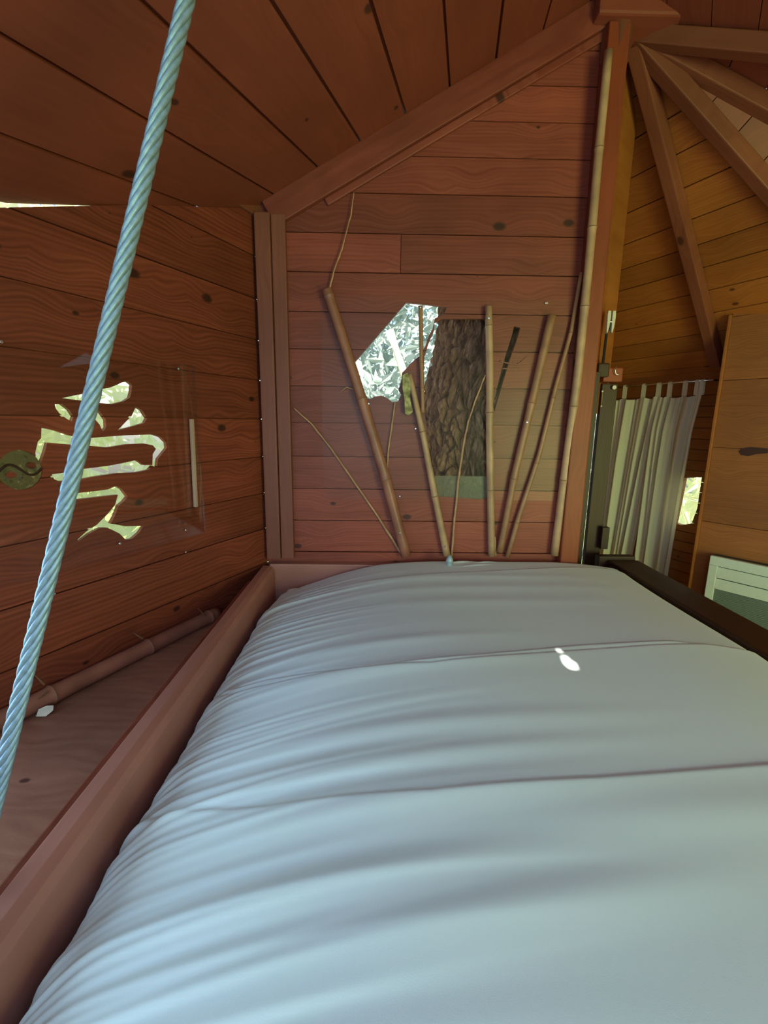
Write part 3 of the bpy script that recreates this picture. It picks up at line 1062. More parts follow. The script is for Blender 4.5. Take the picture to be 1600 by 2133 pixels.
# turn so that the board runs along local x
for v in rail_me.vertices:
    v.co = V((v.co.y, -v.co.x, v.co.z))
link('side_rail', rail_me, M_RAIL, bed, frame_of((RX, 0, railz), (0, 1, 0), (-1, 0, 0), (0, 0, 1)))
box_between('edge_batten', (RX - 0.014, -0.7, railz - 0.03), (RX - 0.014, D - 0.20, railz - 0.03), 0.022, 0.024, (0, 0, 1), M_LEFT, bed)
hz = at_y(700, 1174, D - 0.035).z
box_between('head_ledge', (RX + 0.03, D - 0.026, hz - 0.13), (mx0 - 0.004, D - 0.026, hz - 0.13), 0.048, 0.26, (0, 0, 1), M_RAIL, bed)
rz2 = at_y(1360, 1186, 2.02).z
box_between('right_rail', (1.172, -0.7, rz2 - 0.13), (1.172, 2.07, rz2 - 0.13), 0.145, 0.32, (0, 0, 1), M_DARK, bed, bev=0.008)
box_between('end_board', (1.06, 2.095, rz2 - 0.115), (1.235, 2.095, rz2 - 0.115), 0.045, 0.32, (0, 0, 1), M_DARK, bed, bev=0.006)
link('base', box_mesh('base', 1.62, 2.60, 0.56, 0.004, 1), M_DARK, bed, Matrix.Translation((0.34, 0.62, 0.28)))

# sheet: a profile across the bed swept along it, with folds
ML = -0.44


def prof_z(x):
    """height of the bed top across its width"""
    z = 0.852
    s = np.clip((0.34 - x) / 0.78, 0, 1)
    z = z - 0.125 * s ** 2.2
    s2 = np.clip((x - 0.72) / 0.38, 0, 1)
    return z - 0.035 * s2 ** 2


nu, nv = 420, 520
# arc-length list of the profile: left side up, top, right side down
pl_ = []
R_ = 0.055
zl = float(prof_z(ML + R_))
for t in np.linspace(0, 1, 12)[:-1]:
    pl_.append((ML + 0.006, zl - 0.17 + (0.17 - R_) * t))
for t in np.linspace(0, 1, 14)[:-1]:
    a = math.pi - t * (math.pi / 2 - 0.18)
    pl_.append((ML + 0.006 + R_ + R_ * math.cos(a), zl - R_ + R_ * math.sin(a)))
xs0 = pl_[-1][0]
for x in np.linspace(xs0 + 0.006, MR - 0.05, 220):
    pl_.append((x, float(prof_z(x))))
zr = float(prof_z(MR - 0.05))
for t in np.linspace(0, 1, 10)[1:]:
    a = math.pi / 2 - t * math.pi / 2
    pl_.append((MR - 0.05 + 0.05 * math.cos(a), zr - 0.05 + 0.05 * math.sin(a)))
pl_.append((MR, zr - 0.16))
P = np.array(pl_)
# join of side arc and top can overlap slightly in z: blend
seg = np.r_[0, np.cumsum(np.hypot(*np.diff(P, axis=0).T))]
S = np.linspace(0, seg[-1], nu)
Xp, Zp = np.interp(S, seg, P[:, 0]), np.interp(S, seg, P[:, 1])
k_ = np.ones(9) / 9
Xs, Zs = Xp.copy(), Zp.copy()
Xs[4:-4], Zs[4:-4] = np.convolve(Xp, k_, 'valid'), np.convolve(Zp, k_, 'valid')
tx, tz = np.gradient(Xs), np.gradient(Zs)
ln_ = np.hypot(tx, tz)
nx, nz = -tz / ln_, tx / ln_
yv = np.linspace(-0.35, D - 0.058, nv)
Sg, Yg = np.meshgrid(S, yv)
Xg = np.broadcast_to(Xs, Sg.shape)
d_left = np.clip(Xg - ML, 0, None)                       # distance from the left edge along the top
h = np.zeros_like(Sg)


def gauss(v, s):
    return np.exp(-(v / s) ** 2)


# fan of small folds pulled over the left edge
yk = -0.3
while yk < 1.93:
    amp = random.uniform(0.002, 0.0075)
    wid = random.uniform(0.0045, 0.009)
    slope = 0.16 + random.uniform(-0.05, 0.08)
    reach = random.uniform(0.08, 0.30) + (0.12 if yk < 0.9 else 0.0)
    bow = random.uniform(-0.12, 0.02)
    # each fold rises from the edge and runs slightly away from us
    path = yk + slope * d_left + bow * d_left ** 2 - 0.05 * gauss(d_left, 0.05)
    sp_ = wid * (1 + 1.8 * d_left)
    fade = np.exp(-(d_left / reach) ** 1.6)
    dv_ = Yg - path
    # steep near side, soft far side
    h += amp * fade * np.where(dv_ > 0, gauss(dv_, sp_ * 1.7), gauss(dv_, sp_ * 0.8))
    yk += random.uniform(0.011, 0.028)
# broad soft folds of the loose sheet nearer to us
for yc_, amp, wid, slope, xc, xr in ((0.47, 0.007, 0.035, 0.12, -0.15, 0.30), (0.60, 0.006, 0.04, 0.10, 0.0, 0.35), (0.70, 0.006, 0.03, 0.08, -0.05, 0.35),
                                     (0.80, 0.004, 0.03, 0.06, -0.05, 0.4), (0.38, 0.006, 0.04, 0.14, 0.05, 0.35), (1.02, 0.003, 0.03, 0.08, 0.0, 0.35), (1.16, 0.003, 0.03, 0.08, -0.05, 0.3),
                                     (1.45, 0.0014, 0.04, 0.03, 0.35, 0.4), (1.58, 0.0014, 0.035, 0.03, 0.3, 0.5), (1.70, 0.0014, 0.03, 0.02, 0.3, 0.5), (0.55, 0.003, 0.05, 0.06, 0.5, 0.4)):
    h += 1.6 * amp * gauss(Yg - (yc_ + slope * (Xg - ML)), wid) * gauss(Xg - xc, xr)


def seam(px_pts, step, groove, sharp=0.004):
    """crisp fold line through photographed points on the bed top"""
    xs_, ys_ = [], []
    for px, py in px_pts:
        d_ = ray(px, py)
        z_ = 0.845
        for _ in range(6):
            p_ = CAM + d_ * ((z_ - CAM.z) / d_.z)
            z_ = float(prof_z(p_.x))
        xs_.append(p_.x)
        ys_.append(p_.y)
    o_ = np.argsort(xs_)
    yl = np.interp(Xg, np.array(xs_)[o_], np.array(ys_)[o_])
    dv_ = Yg - yl
    st_ = 0.5 * (1 - np.tanh(dv_ / sharp))
    return step * st_ * np.exp(-np.clip(-dv_, 0, None) / 0.07) - groove * gauss(dv_ - 0.003, 0.005)


h += seam([(300, 1722), (360, 1702), (560, 1685), (900, 1653), (1250, 1622), (1600, 1592)], 0.0055, 0.001)
h += seam([(440, 1455), (560, 1418), (780, 1392), (1000, 1366), (1200, 1345), (1400, 1336), (1600, 1366)], 0.004, 0.002, 0.003)
h += 0.8 * seam([(700, 1402), (900, 1385), (1180, 1358), (1480, 1345)], 0.002, 0.002, 0.003)
h += seam([(585, 1262), (640, 1232), (800, 1207), (1000, 1192), (1270, 1187), (1330, 1200)], 0.004, 0.002, 0.003)
# small crumples round the peg at the head
for (cx, cy, ax, ay, am) in ((0.36, 1.90, 0.05, 0.008, 0.006), (0.42, 1.86, 0.06, 0.007, 0.004), (0.47, 1.905, 0.04, 0.007, 0.004)):
    h += am * gauss(Xg - cx, ax) * gauss(Yg - cy - 0.25 * (Xg - cx), ay)
big = np.sin(Yg * 7.0 + 1.2 * np.sin(Xg * 3)) * 0.002
h += big * np.clip(d_left / 0.2, 0, 1)
side = np.clip((Zs - (zl - 0.16)) / 0.05, 0, 1)
h *= side[None, :]
VX = Xs[None, :] + nx[None, :] * h
VZ = Zs[None, :] + nz[None, :] * h
# head end rounds down, with a puckered corner
e = np.clip((Yg - (D - 0.058 - 0.035)) / 0.035, 0, 1)
VZ = VZ - 0.03 * (1 - np.sqrt(np.clip(1 - e ** 2, 0, 1)))
VZ = VZ - 0.062 * np.clip((Yg - 1.60) / 0.34, 0, 1) ** 1.5 * np.clip((0.02 - Xg) / 0.46, 0, 1) ** 1.4 * side[None, :]
pk = gauss(Yg - 1.87, 0.02) * gauss(Xg - (ML + 0.05), 0.03)
VZ = VZ + 0.010 * pk
verts = np.stack([VX, Yg, VZ], -1).reshape(-1, 3)
idx = np.arange(nu * nv).reshape(nv, nu)
faces = np.stack([idx[:-1, :-1], idx[:-1, 1:], idx[1:, 1:], idx[1:, :-1]], -1).reshape(-1, 4)
sheet_me = bpy.data.meshes.new('sheet')
sheet_me.from_pydata(verts.tolist(), [], faces.tolist())
sheet_me.update()
mattress = empty('mattress', (0.32, 0.8, 0.56), label='wide mattress under a wrinkled white fitted sheet', cat='mattress')
link('fitted_sheet', sheet_me, M_SHEET, mattress, smooth=True)
link('core', box_mesh('core', MR - ML - 0.10, D - 0.058 + 0.35 - 0.06, 0.17, 0.03), M_SHEET, mattress, Matrix.Translation(((ML + MR) / 2, (D - 0.058 - 0.35) / 2, 0.65)))

pk_ = at_y(936, 1182, 1.86)
pk_.z = 0.862
link('grey_peg', lathe_mesh('grey_peg', [(0.013, -0.045), (0.013, 0.0), (0.0125, 0.004), (0.016, 0.006), (0.0155, 0.014), (0.011, 0.026), (0.006, 0.034), (0.001, 0.036)], 18), M_GREYMETAL, None,
     Matrix.Translation(pk_), smooth=True, label='small grey pointed peg sticking up through the head of the sheet', cat='peg')

# ------------------------------------------------------------------ bamboo on the back wall
def bw(px, py, off):
    return BACK.hit(px, py, off)


GB = 'bamboo poles fixed to the back wall'
GT = 'thin dry twigs on the back wall'
r = 0.0205
bamboo('bamboo_pole', [bw(681, 603, r + .01), bw(741, 790, r + .01), bw(800, 985, r + .01), bw(846, 1158, r + .01)], r * 0.98, r * 1.12, [0.385, 0.692, 0.02], M_BAMBOO_RED,
       'thickest red brown bamboo pole, left of the star shaped window', group=GB, screws=[0.90])
r = 0.0145
bamboo('bamboo_pole', [bw(853, 780, r + .008), bw(880, 900, r + .008), bw(905, 1030, r + .008), bw(931, 1157, r + .008)], r * 0.75, r * 1.15, [0.30, 0.655], M_BAMBOO,
       'leaning bamboo pole with split top, ending behind the grey peg', group=GB, screws=[0.94])
r = 0.0155
bamboo('bamboo_pole', [bw(1018, 638, r + .008), bw(1021, 760, r + .008), bw(1020, 900, r + .008), bw(1024, 1158, r + .008)], r * 0.88, r * 1.05, [0.07, 0.40, 0.715], M_BAMBOO,
       'upright bamboo pole along the right edge of the trunk window', group=GB, screws=[0.045])
r = 0.0158
bamboo('bamboo_pole', [bw(1150, 656, r + .008), bw(1110, 830, r + .008), bw(1072, 990, r + .008), bw(1041, 1150, r + .008)], r * 1.1, r * 0.9, [0.35, 0.67], M_BAMBOO_BROWN,
       'bamboo pole leaning right beside the black branch shaped slit', group=GB, screws=[0.43])
r = 0.0095
bamboo('bamboo_pole', [bw(1211, 568, r + .008), bw(1190, 690, r + .008), bw(1158, 805, r + .008), bw(1124, 945, r + .008), bw(1080, 1078, r + .008), bw(1057, 1160, r + .008)], r * 0.8, r * 1.2, [0.19, 0.41, 0.64, 0.865], M_BAMBOO_BROWN,
       'slender knotty bamboo rod between two thicker poles on the right', group=GB)
r = 0.0165
bamboo('bamboo_pole', [bw(1268, 106, r + .062), bw(1249, 300, r + .055), bw(1226, 560, r + .045), bw(1203, 790, r + .03), bw(1180, 960, r + .015), bw(1155, 1156, r + .008)], r * 0.9, r * 1.1, [0.16, 0.30, 0.45, 0.655, 0.82], M_BAMBOO,
       'longest bamboo pole, running up the tall post to the roof', group=GB)
r = 0.0085
bamboo('bamboo_pole', [bw(876, 637, r + .012), bw(878, 750, r + .012), bw(881, 860, r + .012)], r * 1.05, r * 1.0, [0.52, 0.76], M_BAMBOO_BROWN,
       'short thin brown bamboo hanging down the star shaped window', group=GB, screws=[0.018])
bamboo('bamboo_pole', [bw(1031, 1118, .012), bw(1033, 1158, .012)], 0.004, 0.0035, [], M_BAMBOO,
       'tiny bamboo splinter at the foot of the upright pole', group=GB)


def twig(pts, r0, r1, label, off=0.008, mat=None, kinks=True):
    P_ = [bw(x, y, off) for x, y in pts]
    dense = []
    for i in range(len(P_) - 1):
        for k in range(6):
            t = k / 6
            q_ = P_[i].lerp(P_[i + 1], t)
            if kinks:
                q_ += V((random.uniform(-1, 1), 0, random.uniform(-1, 1))) * 0.0010
            dense.append(q_)
    dense.append(P_[-1])
    n_ = len(dense)
    rr = [(r0 + (r1 - r0) * i / (n_ - 1)) * random.uniform(0.9, 1.12) for i in range(n_)]
    return link('twig', tube_mesh('twig', dense, rr, 8), mat or M_TWIG, None, smooth=True, label=label, cat='twig', group=GT)


twig([(612, 850), (650, 884), (690, 935), (735, 1000), (790, 1080), (838, 1156)], 0.0030, 0.0052, 'long bowed twig from the corner post to the thick bamboo foot')
twig([(823, 838), (816, 890), (809, 940), (805, 988)], 0.0032, 0.0042, 'short twig under the star window, left of the split bamboo')
tw_ = [(1011, 782), (992, 830), (975, 880), (965, 930), (955, 1000), (947, 1080), (941, 1158)]
twig(tw_, 0.0030, 0.0052, 'thin twig crossing in front of the tree trunk', off=0.012)
twig([(737, 402), (731, 450), (712, 520), (697, 560), (686, 604)], 0.0018, 0.0038, 'fine twig rising above the thickest bamboo pole', off=0.02)
twig([(1041, 752), (1060, 757), (1078, 760), (1090, 750), (1098, 742)], 0.0028, 0.0012, 'upper twiglet across the black branch shaped slit', off=0.004, mat=M_BAMBOO_RED)
twig([(1046, 768), (1062, 768), (1082, 766)], 0.0022, 0.0012, 'lower twiglet across the black branch shaped slit', off=0.004, mat=M_BAMBOO_RED)
twig([(738, 812), (722, 806), (708, 818)], 0.0026, 0.0012, 'stubby twig sticking out left of the thickest bamboo pole', off=0.02)
# mossy slab of bark on the edge of the opening
mp = [(838, 783), (848, 778), (855, 800), (853, 830), (859, 858), (850, 866), (843, 862), (842, 835), (838, 810)]
me = prism_mesh('bark_slab', [bk(*p) for p in mp], 0, 0.014, 0.003)
link('bark_slab', me, M_MOSS, None, frame_of(BACK.o + V((0, -0.003, 0)), BACK.u, BACK.v, V((0, -1, 0)) ) if False else frame_of(BACK.o + V((0, -0.018, 0)), (1, 0, 0), (0, 0, 1), (0, -1, 0)),
     label='yellow green mossy slab of bark beside the split bamboo', cat='bark')

# ------------------------------------------------------------------ panes
def pane(name, pl, quad_uv, off, th, mat, label, screws):
    us_ = [q_[0] for q_ in quad_uv]
    vs_ = [q_[1] for q_ in quad_uv]
    a_, b_, c_, d_ = min(us_), max(us_), min(vs_), max(vs_)
    root = empty(name, pl.pt((a_ + b_) / 2, c_, off), kind='structure')
    root['label'] = label
    zx = pl.u.cross(pl.v)
    link('pane', box_mesh('pane', b_ - a_, d_ - c_, th, 0.0), mat, root, frame_of(pl.pt((a_ + b_) / 2, (c_ + d_) / 2, off + th / 2), pl.u, pl.v, zx))
    for s_ in screws:
        screw_head(pl.hit(s_[0], s_[1], off + th), pl.n, root)
    return root


tl, br_ = LEFT.uv(LEFT.hit(404, 762)), LEFT.uv(LEFT.hit(414, 1112))
pane('window_1', LEFT, [(tl[0], tl[1]), (tl[0] - 0.98, br_[1])], 0.002, 0.004, M_GLASS, 'clear acrylic pane screwed over the cut-out kanji', [(3, 712), (372, 768), (387, 1104), (250, 1132)])
q0, q1 = bk(668, 616), bk(1204, 1044)
pane('window_2', BACK, [q0, q1], 0.002, 0.004, M_GLASS2, 'clear acrylic pane screwed over the star and trunk openings', [(768, 841), (866, 893), (833, 1034), (1140, 631), (1137, 631)])
# lower translucent strip with a diffuse tint behind the trunk opening
f0, f1 = bk(902, 991), bk(1018, 1042)
link('window_3', box_mesh('window_3', f1[0] - f0[0], f0[1] - f1[1], 0.002), M_STRIP, None, frame_of(((f0[0] + f1[0]) / 2, D + 0.002, (f0[1] + f1[1]) / 2), (1, 0, 0), (0, 0, 1), (0, -1, 0)), kind='structure')
for p_ in ((387, 1150), (113, 1237)):
    screw_head(LEFT.hit(p_[0], p_[1], 0.001), LEFT.n, wall_left)

# thin upright stick on the left pane
s0, s1 = LEFT.hit(399, 873, 0.013), LEFT.hit(408, 1056, 0.013)
box_between('upright_batten', s0, s1, 0.013, 0.011, LEFT.n, M_BATTEN, None, 0.002, label='thin grey brown batten at the right edge of the kanji pane', cat='batten')

# yin yang disc let into the wall
zax = LEFT.u.cross(LEFT.v)
sg = 1 if zax.dot(LEFT.n) > 0 else -1
yy_ = empty('yin_yang_disc', LEFT.pt(YC[0], YC[1] - YR), label='round green resin disc with a yin yang line in the left wall', cat='disc')
link('resin', prism_mesh('resin', [((p[0] - YC[0]) * 0.99, (p[1] - YC[1]) * 0.99) for p in disc], sg * -0.024, sg * -0.004), M_RESIN, yy_, frame_of(LEFT.pt(*YC), LEFT.u, LEFT.v, zax))
cv = []
for k in range(25):
    t = -1 + 2 * k / 24
    cv.append(LEFT.pt(YC[0] + YR * 0.97 * t, YC[1] - YR * 0.30 * math.sin(math.pi * t) * 1.0, 0.0))
link('dividing_line', tube_mesh('dividing_line', cv, 0.0032, 8), M_DARK, yy_)
for sx in (-1, 1):
    dot = [(0.011 * math.cos(k * math.pi / 8), 0.008 * math.sin(k * math.pi / 8)) for k in range(16)]
    link('dot', prism_mesh('dot', dot, sg * -0.004, sg * 0.002), M_LEFT, yy_, frame_of(LEFT.pt(YC[0] + sx * YR * 0.48, YC[1] + sx * YR * 0.20), LEFT.u, LEFT.v, zax))
for k in range(14):
    a = random.uniform(0, 6.28)
    rr = YR * math.sqrt(random.uniform(0.05, 0.8))
    link('bubble', lathe_mesh('bubble', [(0.0005, -0.002), (0.0022, 0.0), (0.0018, 0.0014), (0.0004, 0.002)], 8), M_RESIN, yy_, frame_of(LEFT.pt(YC[0] + rr * math.cos(a), YC[1] + rr * math.sin(a), -0.003), LEFT.u, LEFT.v, zax), smooth=True)

# ------------------------------------------------------------------ steel cable
c0 = CAM + ray(388, 0) * (0.68 / ray(388, 0).y)
c1 = CAM + ray(16, 1560) * (0.545 / ray(16, 1560).y)
cdn = (c1 - c0).normalized()
# up to the roof, down to the shelf
tt = (ROOF.o - c0).dot(ROOF.n) / (-cdn).dot(ROOF.n)
ca = c0 - cdn * max(0.0, tt)
cb = c1 + cdn * ((c1.z - SH) / -cdn.z)
Lc = (cb - ca).length
xa = cdn.orthogonal().normalized()
ya = cdn.cross(xa)
RC = 0.0102
cable = empty('steel_cable', cb, label='thick twisted steel cable slanting across the left foreground', cat='cable')
ns = int(Lc / 0.004)
for k in range(6):
    pts_ = []
    for i in range(ns + 1):
        s_ = Lc * i / ns
        a = 2 * math.pi * (k / 6 + s_ / 0.125)
        pts_.append(ca + cdn * s_ + (xa * math.cos(a) + ya * math.sin(a)) * RC * 0.64)
    link('strand', tube_mesh('strand', pts_, RC * 0.37, 9), M_STEEL, cable, smooth=True)
link('core', tube_mesh('core', [ca, cb], RC * 0.4, 8), M_STEEL, cable, smooth=True)

# ------------------------------------------------------------------ curtains
CP = Plane(ALC.o + ALC.n * 0.07, ALC.u, (0, 0, 1))
GC = 'tab top curtains in the alcove doorway'
rod0, rod1 = CP.hit(1486, 795), CP.hit(1281, 803)
rod0.z = rod1.z = (rod0.z + rod1.z) / 2
rodo = empty('curtain_rod', rod0, label='thin metal curtain rod above the cream curtains', cat='curtain rod')
link('bar', tube_mesh('bar', [rod0, rod1], 0.006, 10), M_CHROME, rodo, smooth=True)
for rp in (rod0, rod1):
    link('bracket', tube_mesh('bracket', [rp, rp - ALC.n * 0.068], 0.005, 8), M_DARK, rodo)
ROD_Z = rod0.z


def curtain(pxl, pxr, pyt, bot_l, bot_r, label, waves, tabs, seed, off=0.0):
    rs = random.Random(seed)
    ua, ub = CP.uv(CP.hit(pxl, pyt))[0], CP.uv(CP.hit(pxr, pyt))[0]
    ba, bb = CP.uv(CP.hit(*bot_l))[0], CP.uv(CP.hit(*bot_r))[0]
    ztop = CP.hit((pxl + pxr) / 2, pyt).z
    zbot = 0.30
    zref = CP.hit(*bot_l).z
    root = empty('curtain', CP.pt((ua + ub) / 2, zbot), label=label, cat='curtain', group=GC)
    nu_, nv_ = 160, 40
    ph = [rs.uniform(0, 6.28) for _ in range(4)]
    vs_ = []
    for j in range(nv_ + 1):
        tv = j / nv_
        z = ztop + (zbot - ztop) * tv
        k = min(1.4, (ztop - z) / max(1e-3, ztop - zref))
        a_, b_ = ua + (ba - ua) * k, ub + (bb - ub) * k
        for i in range(nu_ + 1):
            t = i / nu_
            w = math.sin(2 * math.pi * waves * t + ph[0] + 0.5 * tv) + 0.55 * math.sin(2 * math.pi * waves * 1.73 * t + ph[1] - 0.8 * tv) + 0.3 * math.sin(2 * math.pi * waves * 3.1 * t + ph[2])
            sag = 0.0
            if j < 6:
                dmin = min(abs(t - tb) for tb in tabs)
                sag = -0.02 * min(1.0, dmin / 0.12) * (1 - j / 6)
            vs_.append(CP.pt(a_ + (b_ - a_) * t + 0.006 * math.cos(2 * math.pi * waves * t + ph[0]), z + sag, off * min(1, tv * 6) + w * (0.013 + 0.010 * min(1, tv * 3))))
    fs_ = []
    for j in range(nv_):
        for i in range(nu_):
            a_ = j * (nu_ + 1) + i
            fs_.append((a_, a_ + 1, a_ + nu_ + 2, a_ + nu_ + 1))
    link('cloth', mesh_pydata('cloth', vs_, fs_), M_CURTAIN, root, smooth=True)
    for tb in tabs:
        uc = ua + (ub - ua) * tb
        w2 = 0.011
        loop = [(-0.009, ztop - 0.008), (-0.0085, ROD_Z - 0.004), (-0.006, ROD_Z + 0.006), (0.0, ROD_Z + 0.0085), (0.006, ROD_Z + 0.006), (0.0085, ROD_Z - 0.004), (0.009, ztop - 0.008)]
        vv_, ff_ = [], []
        for n_, z in loop:
            vv_ += [CP.pt(uc - w2, z, n_), CP.pt(uc + w2, z, n_)]
        for k in range(len(loop) - 1):
            ff_.append((2 * k, 2 * k + 1, 2 * k + 3, 2 * k + 2))
        link('tab', mesh_pydata('tab', vv_, ff_), M_CURTAIN, root, smooth=True)
    return root


curtain(1284, 1384, 826, (1250, 1110), (1322, 1110), 'left cream tab-top curtain, next to the dark door jamb', 3.4, [0.18, 0.58, 0.88], 3)
curtain(1366, 1465, 822, (1330, 1130), (1411, 1130), 'right cream tab-top curtain, next to the heater wall', 3.6, [0.05, 0.30, 0.62, 0.86, 0.96], 5, off=0.03)

# ------------------------------------------------------------------ heater
hu = PANEL.uv(PANEL.hit(1480, 1157, 0.075))[0]
hzt = PANEL.hit(1480, 1157, 0.075).z
HH, HWd = 0.46, 0.66
he = empty('electric_heater', PANEL.pt(hu + HWd / 2, hzt - HH, 0.01), label='white electric panel heater with grey grille on the right wall', cat='heater')
zx = PANEL.u.cross(PANEL.v)


def hbox(name, u0, u1, v0, v1, n0, n1, mat, bev=0.002, parent=he):
    return link(name, box_mesh(name, u1 - u0, v1 - v0, n1 - n0, bev), mat, parent, frame_of(PANEL.pt(hu + (u0 + u1) / 2, hzt - (v0 + v1) / 2, (n0 + n1) / 2), PANEL.u, PANEL.v, zx))


hbox('housing', 0, HWd, 0, HH, 0.004, 0.055, M_SLOT, 0.004)
hbox('top_bar', 0, HWd, 0, 0.052, 0.05, 0.075, M_WHITEP, 0.003)
hbox('side_bar', 0, 0.040, 0.0525, HH, 0.05, 0.075, M_WHITEP, 0.003)
hbox('side_bar', HWd - 0.04, HWd, 0.0525, HH, 0.05, 0.075, M_WHITEP, 0.003)
hbox('bottom_bar', 0.0405, HWd - 0.0405, HH - 0.04, HH, 0.05, 0.075, M_WHITEP, 0.003)
for v0, v1 in ((0.066, 0.118), (0.132, 0.182)):
    lo = hbox('louvre', 0.0405, HWd - 0.0405, v0 - 0.008, v1, 0.058, 0.069, M_WHITEP, 0.002)
    lo.matrix_basis = lo.matrix_basis @ Matrix.Rotation(math.radians(-13 * (1 if zx.dot(PANEL.n) > 0 else -1)), 4, 'X')
gr = hbox('grille', 0.0405, HWd - 0.0405, 0.186, HH - 0.0405, 0.055, 0.062, M_GRILLE, 0.001)
for k in range(24):
    hbox('grille_bar', 0.042, HWd - 0.042, 0.192 + k * 0.0095, 0.196 + k * 0.0095, 0.0615, 0.0665, M_GRILLE, 0.0, parent=gr)

# ------------------------------------------------------------------ outside: trunk, leaves, ground, eave
def cellnoise(x, y, seed):
    xi, yi = np.floor(x).astype(int), np.floor(y).astype(int)
    f1 = np.full(x.shape, 9.0)
    f2 = np.full(x.shape, 9.0)
    hid = np.zeros(x.shape)
    for dx in (-1, 0, 1):
        for dy in (-1, 0, 1):
            cx, cy = xi + dx, yi + dy
            hsh = (np.sin(cx * 127.1 + cy * 311.7 + seed) * 43758.5453) % 1.0
            hs2 = (np.sin(cx * 269.5 + cy * 183.3 + seed) * 43758.5453) % 1.0
            dd = np.hypot(cx + hsh - x, cy + hs2 - y)
            m_ = dd < f1
            f2 = np.where(m_, f1, np.minimum(f2, dd))
            hid = np.where(m_, hsh, hid)
            f1 = np.where(m_, dd, f1)
    return f1, f2, hid


TC, TR = V((0.585, 2.44, 0)), 0.345
zz = np.r_[np.linspace(-3, 0.85, 30)[:-1], np.linspace(0.85, 2.15, 330), np.linspace(2.15, 5.5, 30)[1:]]
aa = np.r_[np.linspace(-math.pi, 0.0, 360)[:-1], np.linspace(0, math.pi, 40)[:-1]]
A_, Z_ = np.meshgrid(aa, zz)
wob = 0.25 * np.sin(Z_ * 9 + A_ * 3) + 0.2 * np.sin(Z_ * 23 + A_ * 11)
f1, f2, hid = cellnoise(A_ * TR / 0.042 + wob, Z_ / 0.12 + 0.3 * np.sin(A_ * 17), 3.1)
g1, g2, gid = cellnoise(A_ * TR / 0.016 + wob, Z_ / 0.045, 8.7)
rad = TR + 0.036 * np.clip((f2 - f1) / 0.30, 0, 1) ** 0.8 * (0.6 + 0.5 * hid) + 0.009 * np.clip((g2 - g1) / 0.5, 0, 1) - 0.02
rad = rad + 0.03 * np.clip(-Z_, 0, 3)
verts = np.stack([TC.x + rad * np.cos(A_) + 0.20 * np.clip(Z_ - 1.52, 0, 0.35), TC.y + rad * np.sin(A_), Z_], -1).reshape(-1, 3)
na, nz_ = len(aa), len(zz)
idx = np.arange(na * nz_).reshape(nz_, na)
i2 = np.roll(idx, -1, axis=1)
faces = np.stack([idx[:-1], i2[:-1], i2[1:], idx[1:]], -1).reshape(-1, 4)
tm = bpy.data.meshes.new('tree_trunk')
tm.from_pydata(verts.tolist(), [], faces.tolist())
M_BARK, nt, b = new_mat('furrowed_bark')
ge = N(nt, 'ShaderNodeTexCoord')
nzb = N(nt, 'ShaderNodeTexNoise', i_2=22.0, i_3=6.0)
mpb = N(nt, 'ShaderNodeMapping')
mpb.inputs['Scale'].default_value = (1.6, 1.6, 0.6)
L(nt, ge.outputs['Object'], mpb.inputs[0])
L(nt, mpb.outputs[0], nzb.inputs['Vector'])
L(nt, ramp(nt, nzb.outputs[0], [(0.25, (0.09, 0.042, 0.028)), (0.55, (0.27, 0.14, 0.092)), (0.8, (0.46, 0.28, 0.19))]), b.inputs['Base Color'])
b.inputs['Roughness'].default_value = 0.95
bp = N(nt, 'ShaderNodeBump')
bp.inputs['Strength'].default_value = 0.6
bp.inputs['Distance'].default_value = 0.006
L(nt, nzb.outputs[0], bp.inputs['Height'])
L(nt, bp.outputs[0], b.inputs['Normal'])
link('tree_trunk', tm, M_BARK, None, label='thick furrowed tree trunk outside the back wall opening', cat='tree trunk')


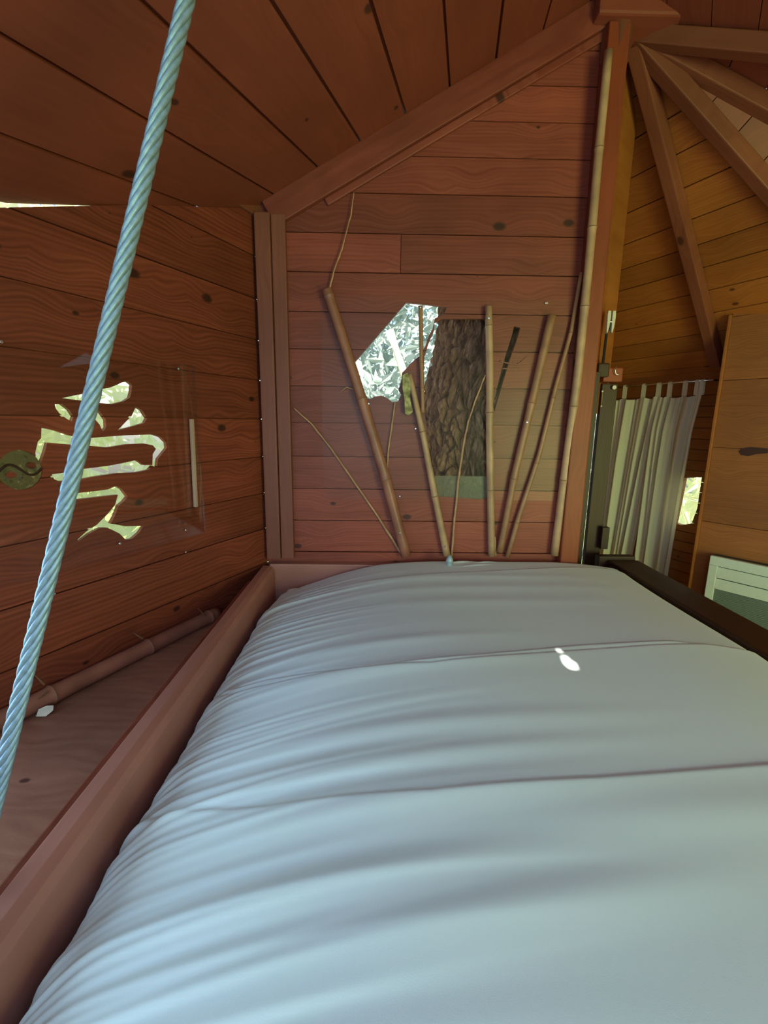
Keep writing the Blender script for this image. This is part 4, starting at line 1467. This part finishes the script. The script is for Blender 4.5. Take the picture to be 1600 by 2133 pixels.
def leaves(name, center, ext, n, size, mat, label, up=0.3, aspect=2.6):
    c = np.array(center)[None] + (rng.random((n, 3)) - 0.5) * np.array(ext)[None]
    d_ = rng.normal(size=(n, 3))
    d_[:, 2] -= up
    d_ /= np.linalg.norm(d_, axis=1, keepdims=True)
    e_ = np.cross(d_, rng.normal(size=(n, 3)))
    e_ /= np.linalg.norm(e_, axis=1, keepdims=True)
    s_ = size * (0.6 + 0.8 * rng.random((n, 1)))
    f_ = np.cross(d_, e_)
    tip0, tip1 = c - d_ * s_ * aspect / 2, c + d_ * s_ * aspect / 2
    l_, r_ = c - e_ * s_ / 2 + f_ * s_ * 0.12, c + e_ * s_ / 2 + f_ * s_ * 0.12
    vs_ = np.stack([tip0, l_, tip1, r_], 1).reshape(-1, 3)
    k = np.arange(n)[:, None] * 4
    fs_ = np.concatenate([k + np.array([[0, 1, 2]]), k + np.array([[0, 2, 3]])], 0)
    return link(name, mesh_pydata(name, vs_.tolist(), fs_.tolist()), mat, None, kind='stuff', label=label, cat='foliage')


lc = LEFT.pt(-0.9, 1.4, -1.7)
leaves('foliage', (lc.x - 0.7, lc.y + 0.6, 1.2), (2.2, 4.2, 4.2), 17000, 0.07, M_LEAF, 'sunlit green foliage outside the kanji wall')
leaves('foliage', (0.75, 5.7, 1.9), (3.6, 2.0, 5.4), 16000, 0.07, M_LEAF2, 'leaves outside the star shaped window, pane haze put into their grey colour')
ac = ALC.pt(0.3, 1.0, -1.6)
leaves('foliage', (ac.x + 0.3, ac.y, 1.0), (2.2, 1.75, 3.4), 4000, 0.05, M_LEAF, 'yellow green bamboo leaves outside the small alcove window', up=1.2, aspect=7.0)
pb_ = [at_y(811, 688, 3.3), at_y(826, 730, 3.3), at_y(846, 790, 3.3), at_y(880, 880, 3.3), V((0.9, 3.35, -0.4)), V((1.0, 3.4, -3.0))]
link('outdoor_branch', tube_mesh('outdoor_branch', pb_, [0.03, 0.022, 0.03, 0.035, 0.05, 0.07], 10), M_PALE, None, smooth=True, label='pale branch outside behind the star shaped window', cat='branch')
link('ground', box_mesh('ground', 60, 60, 0.1), M_GROUND, None, Matrix.Translation((0, 0, -3.05)), kind='structure')
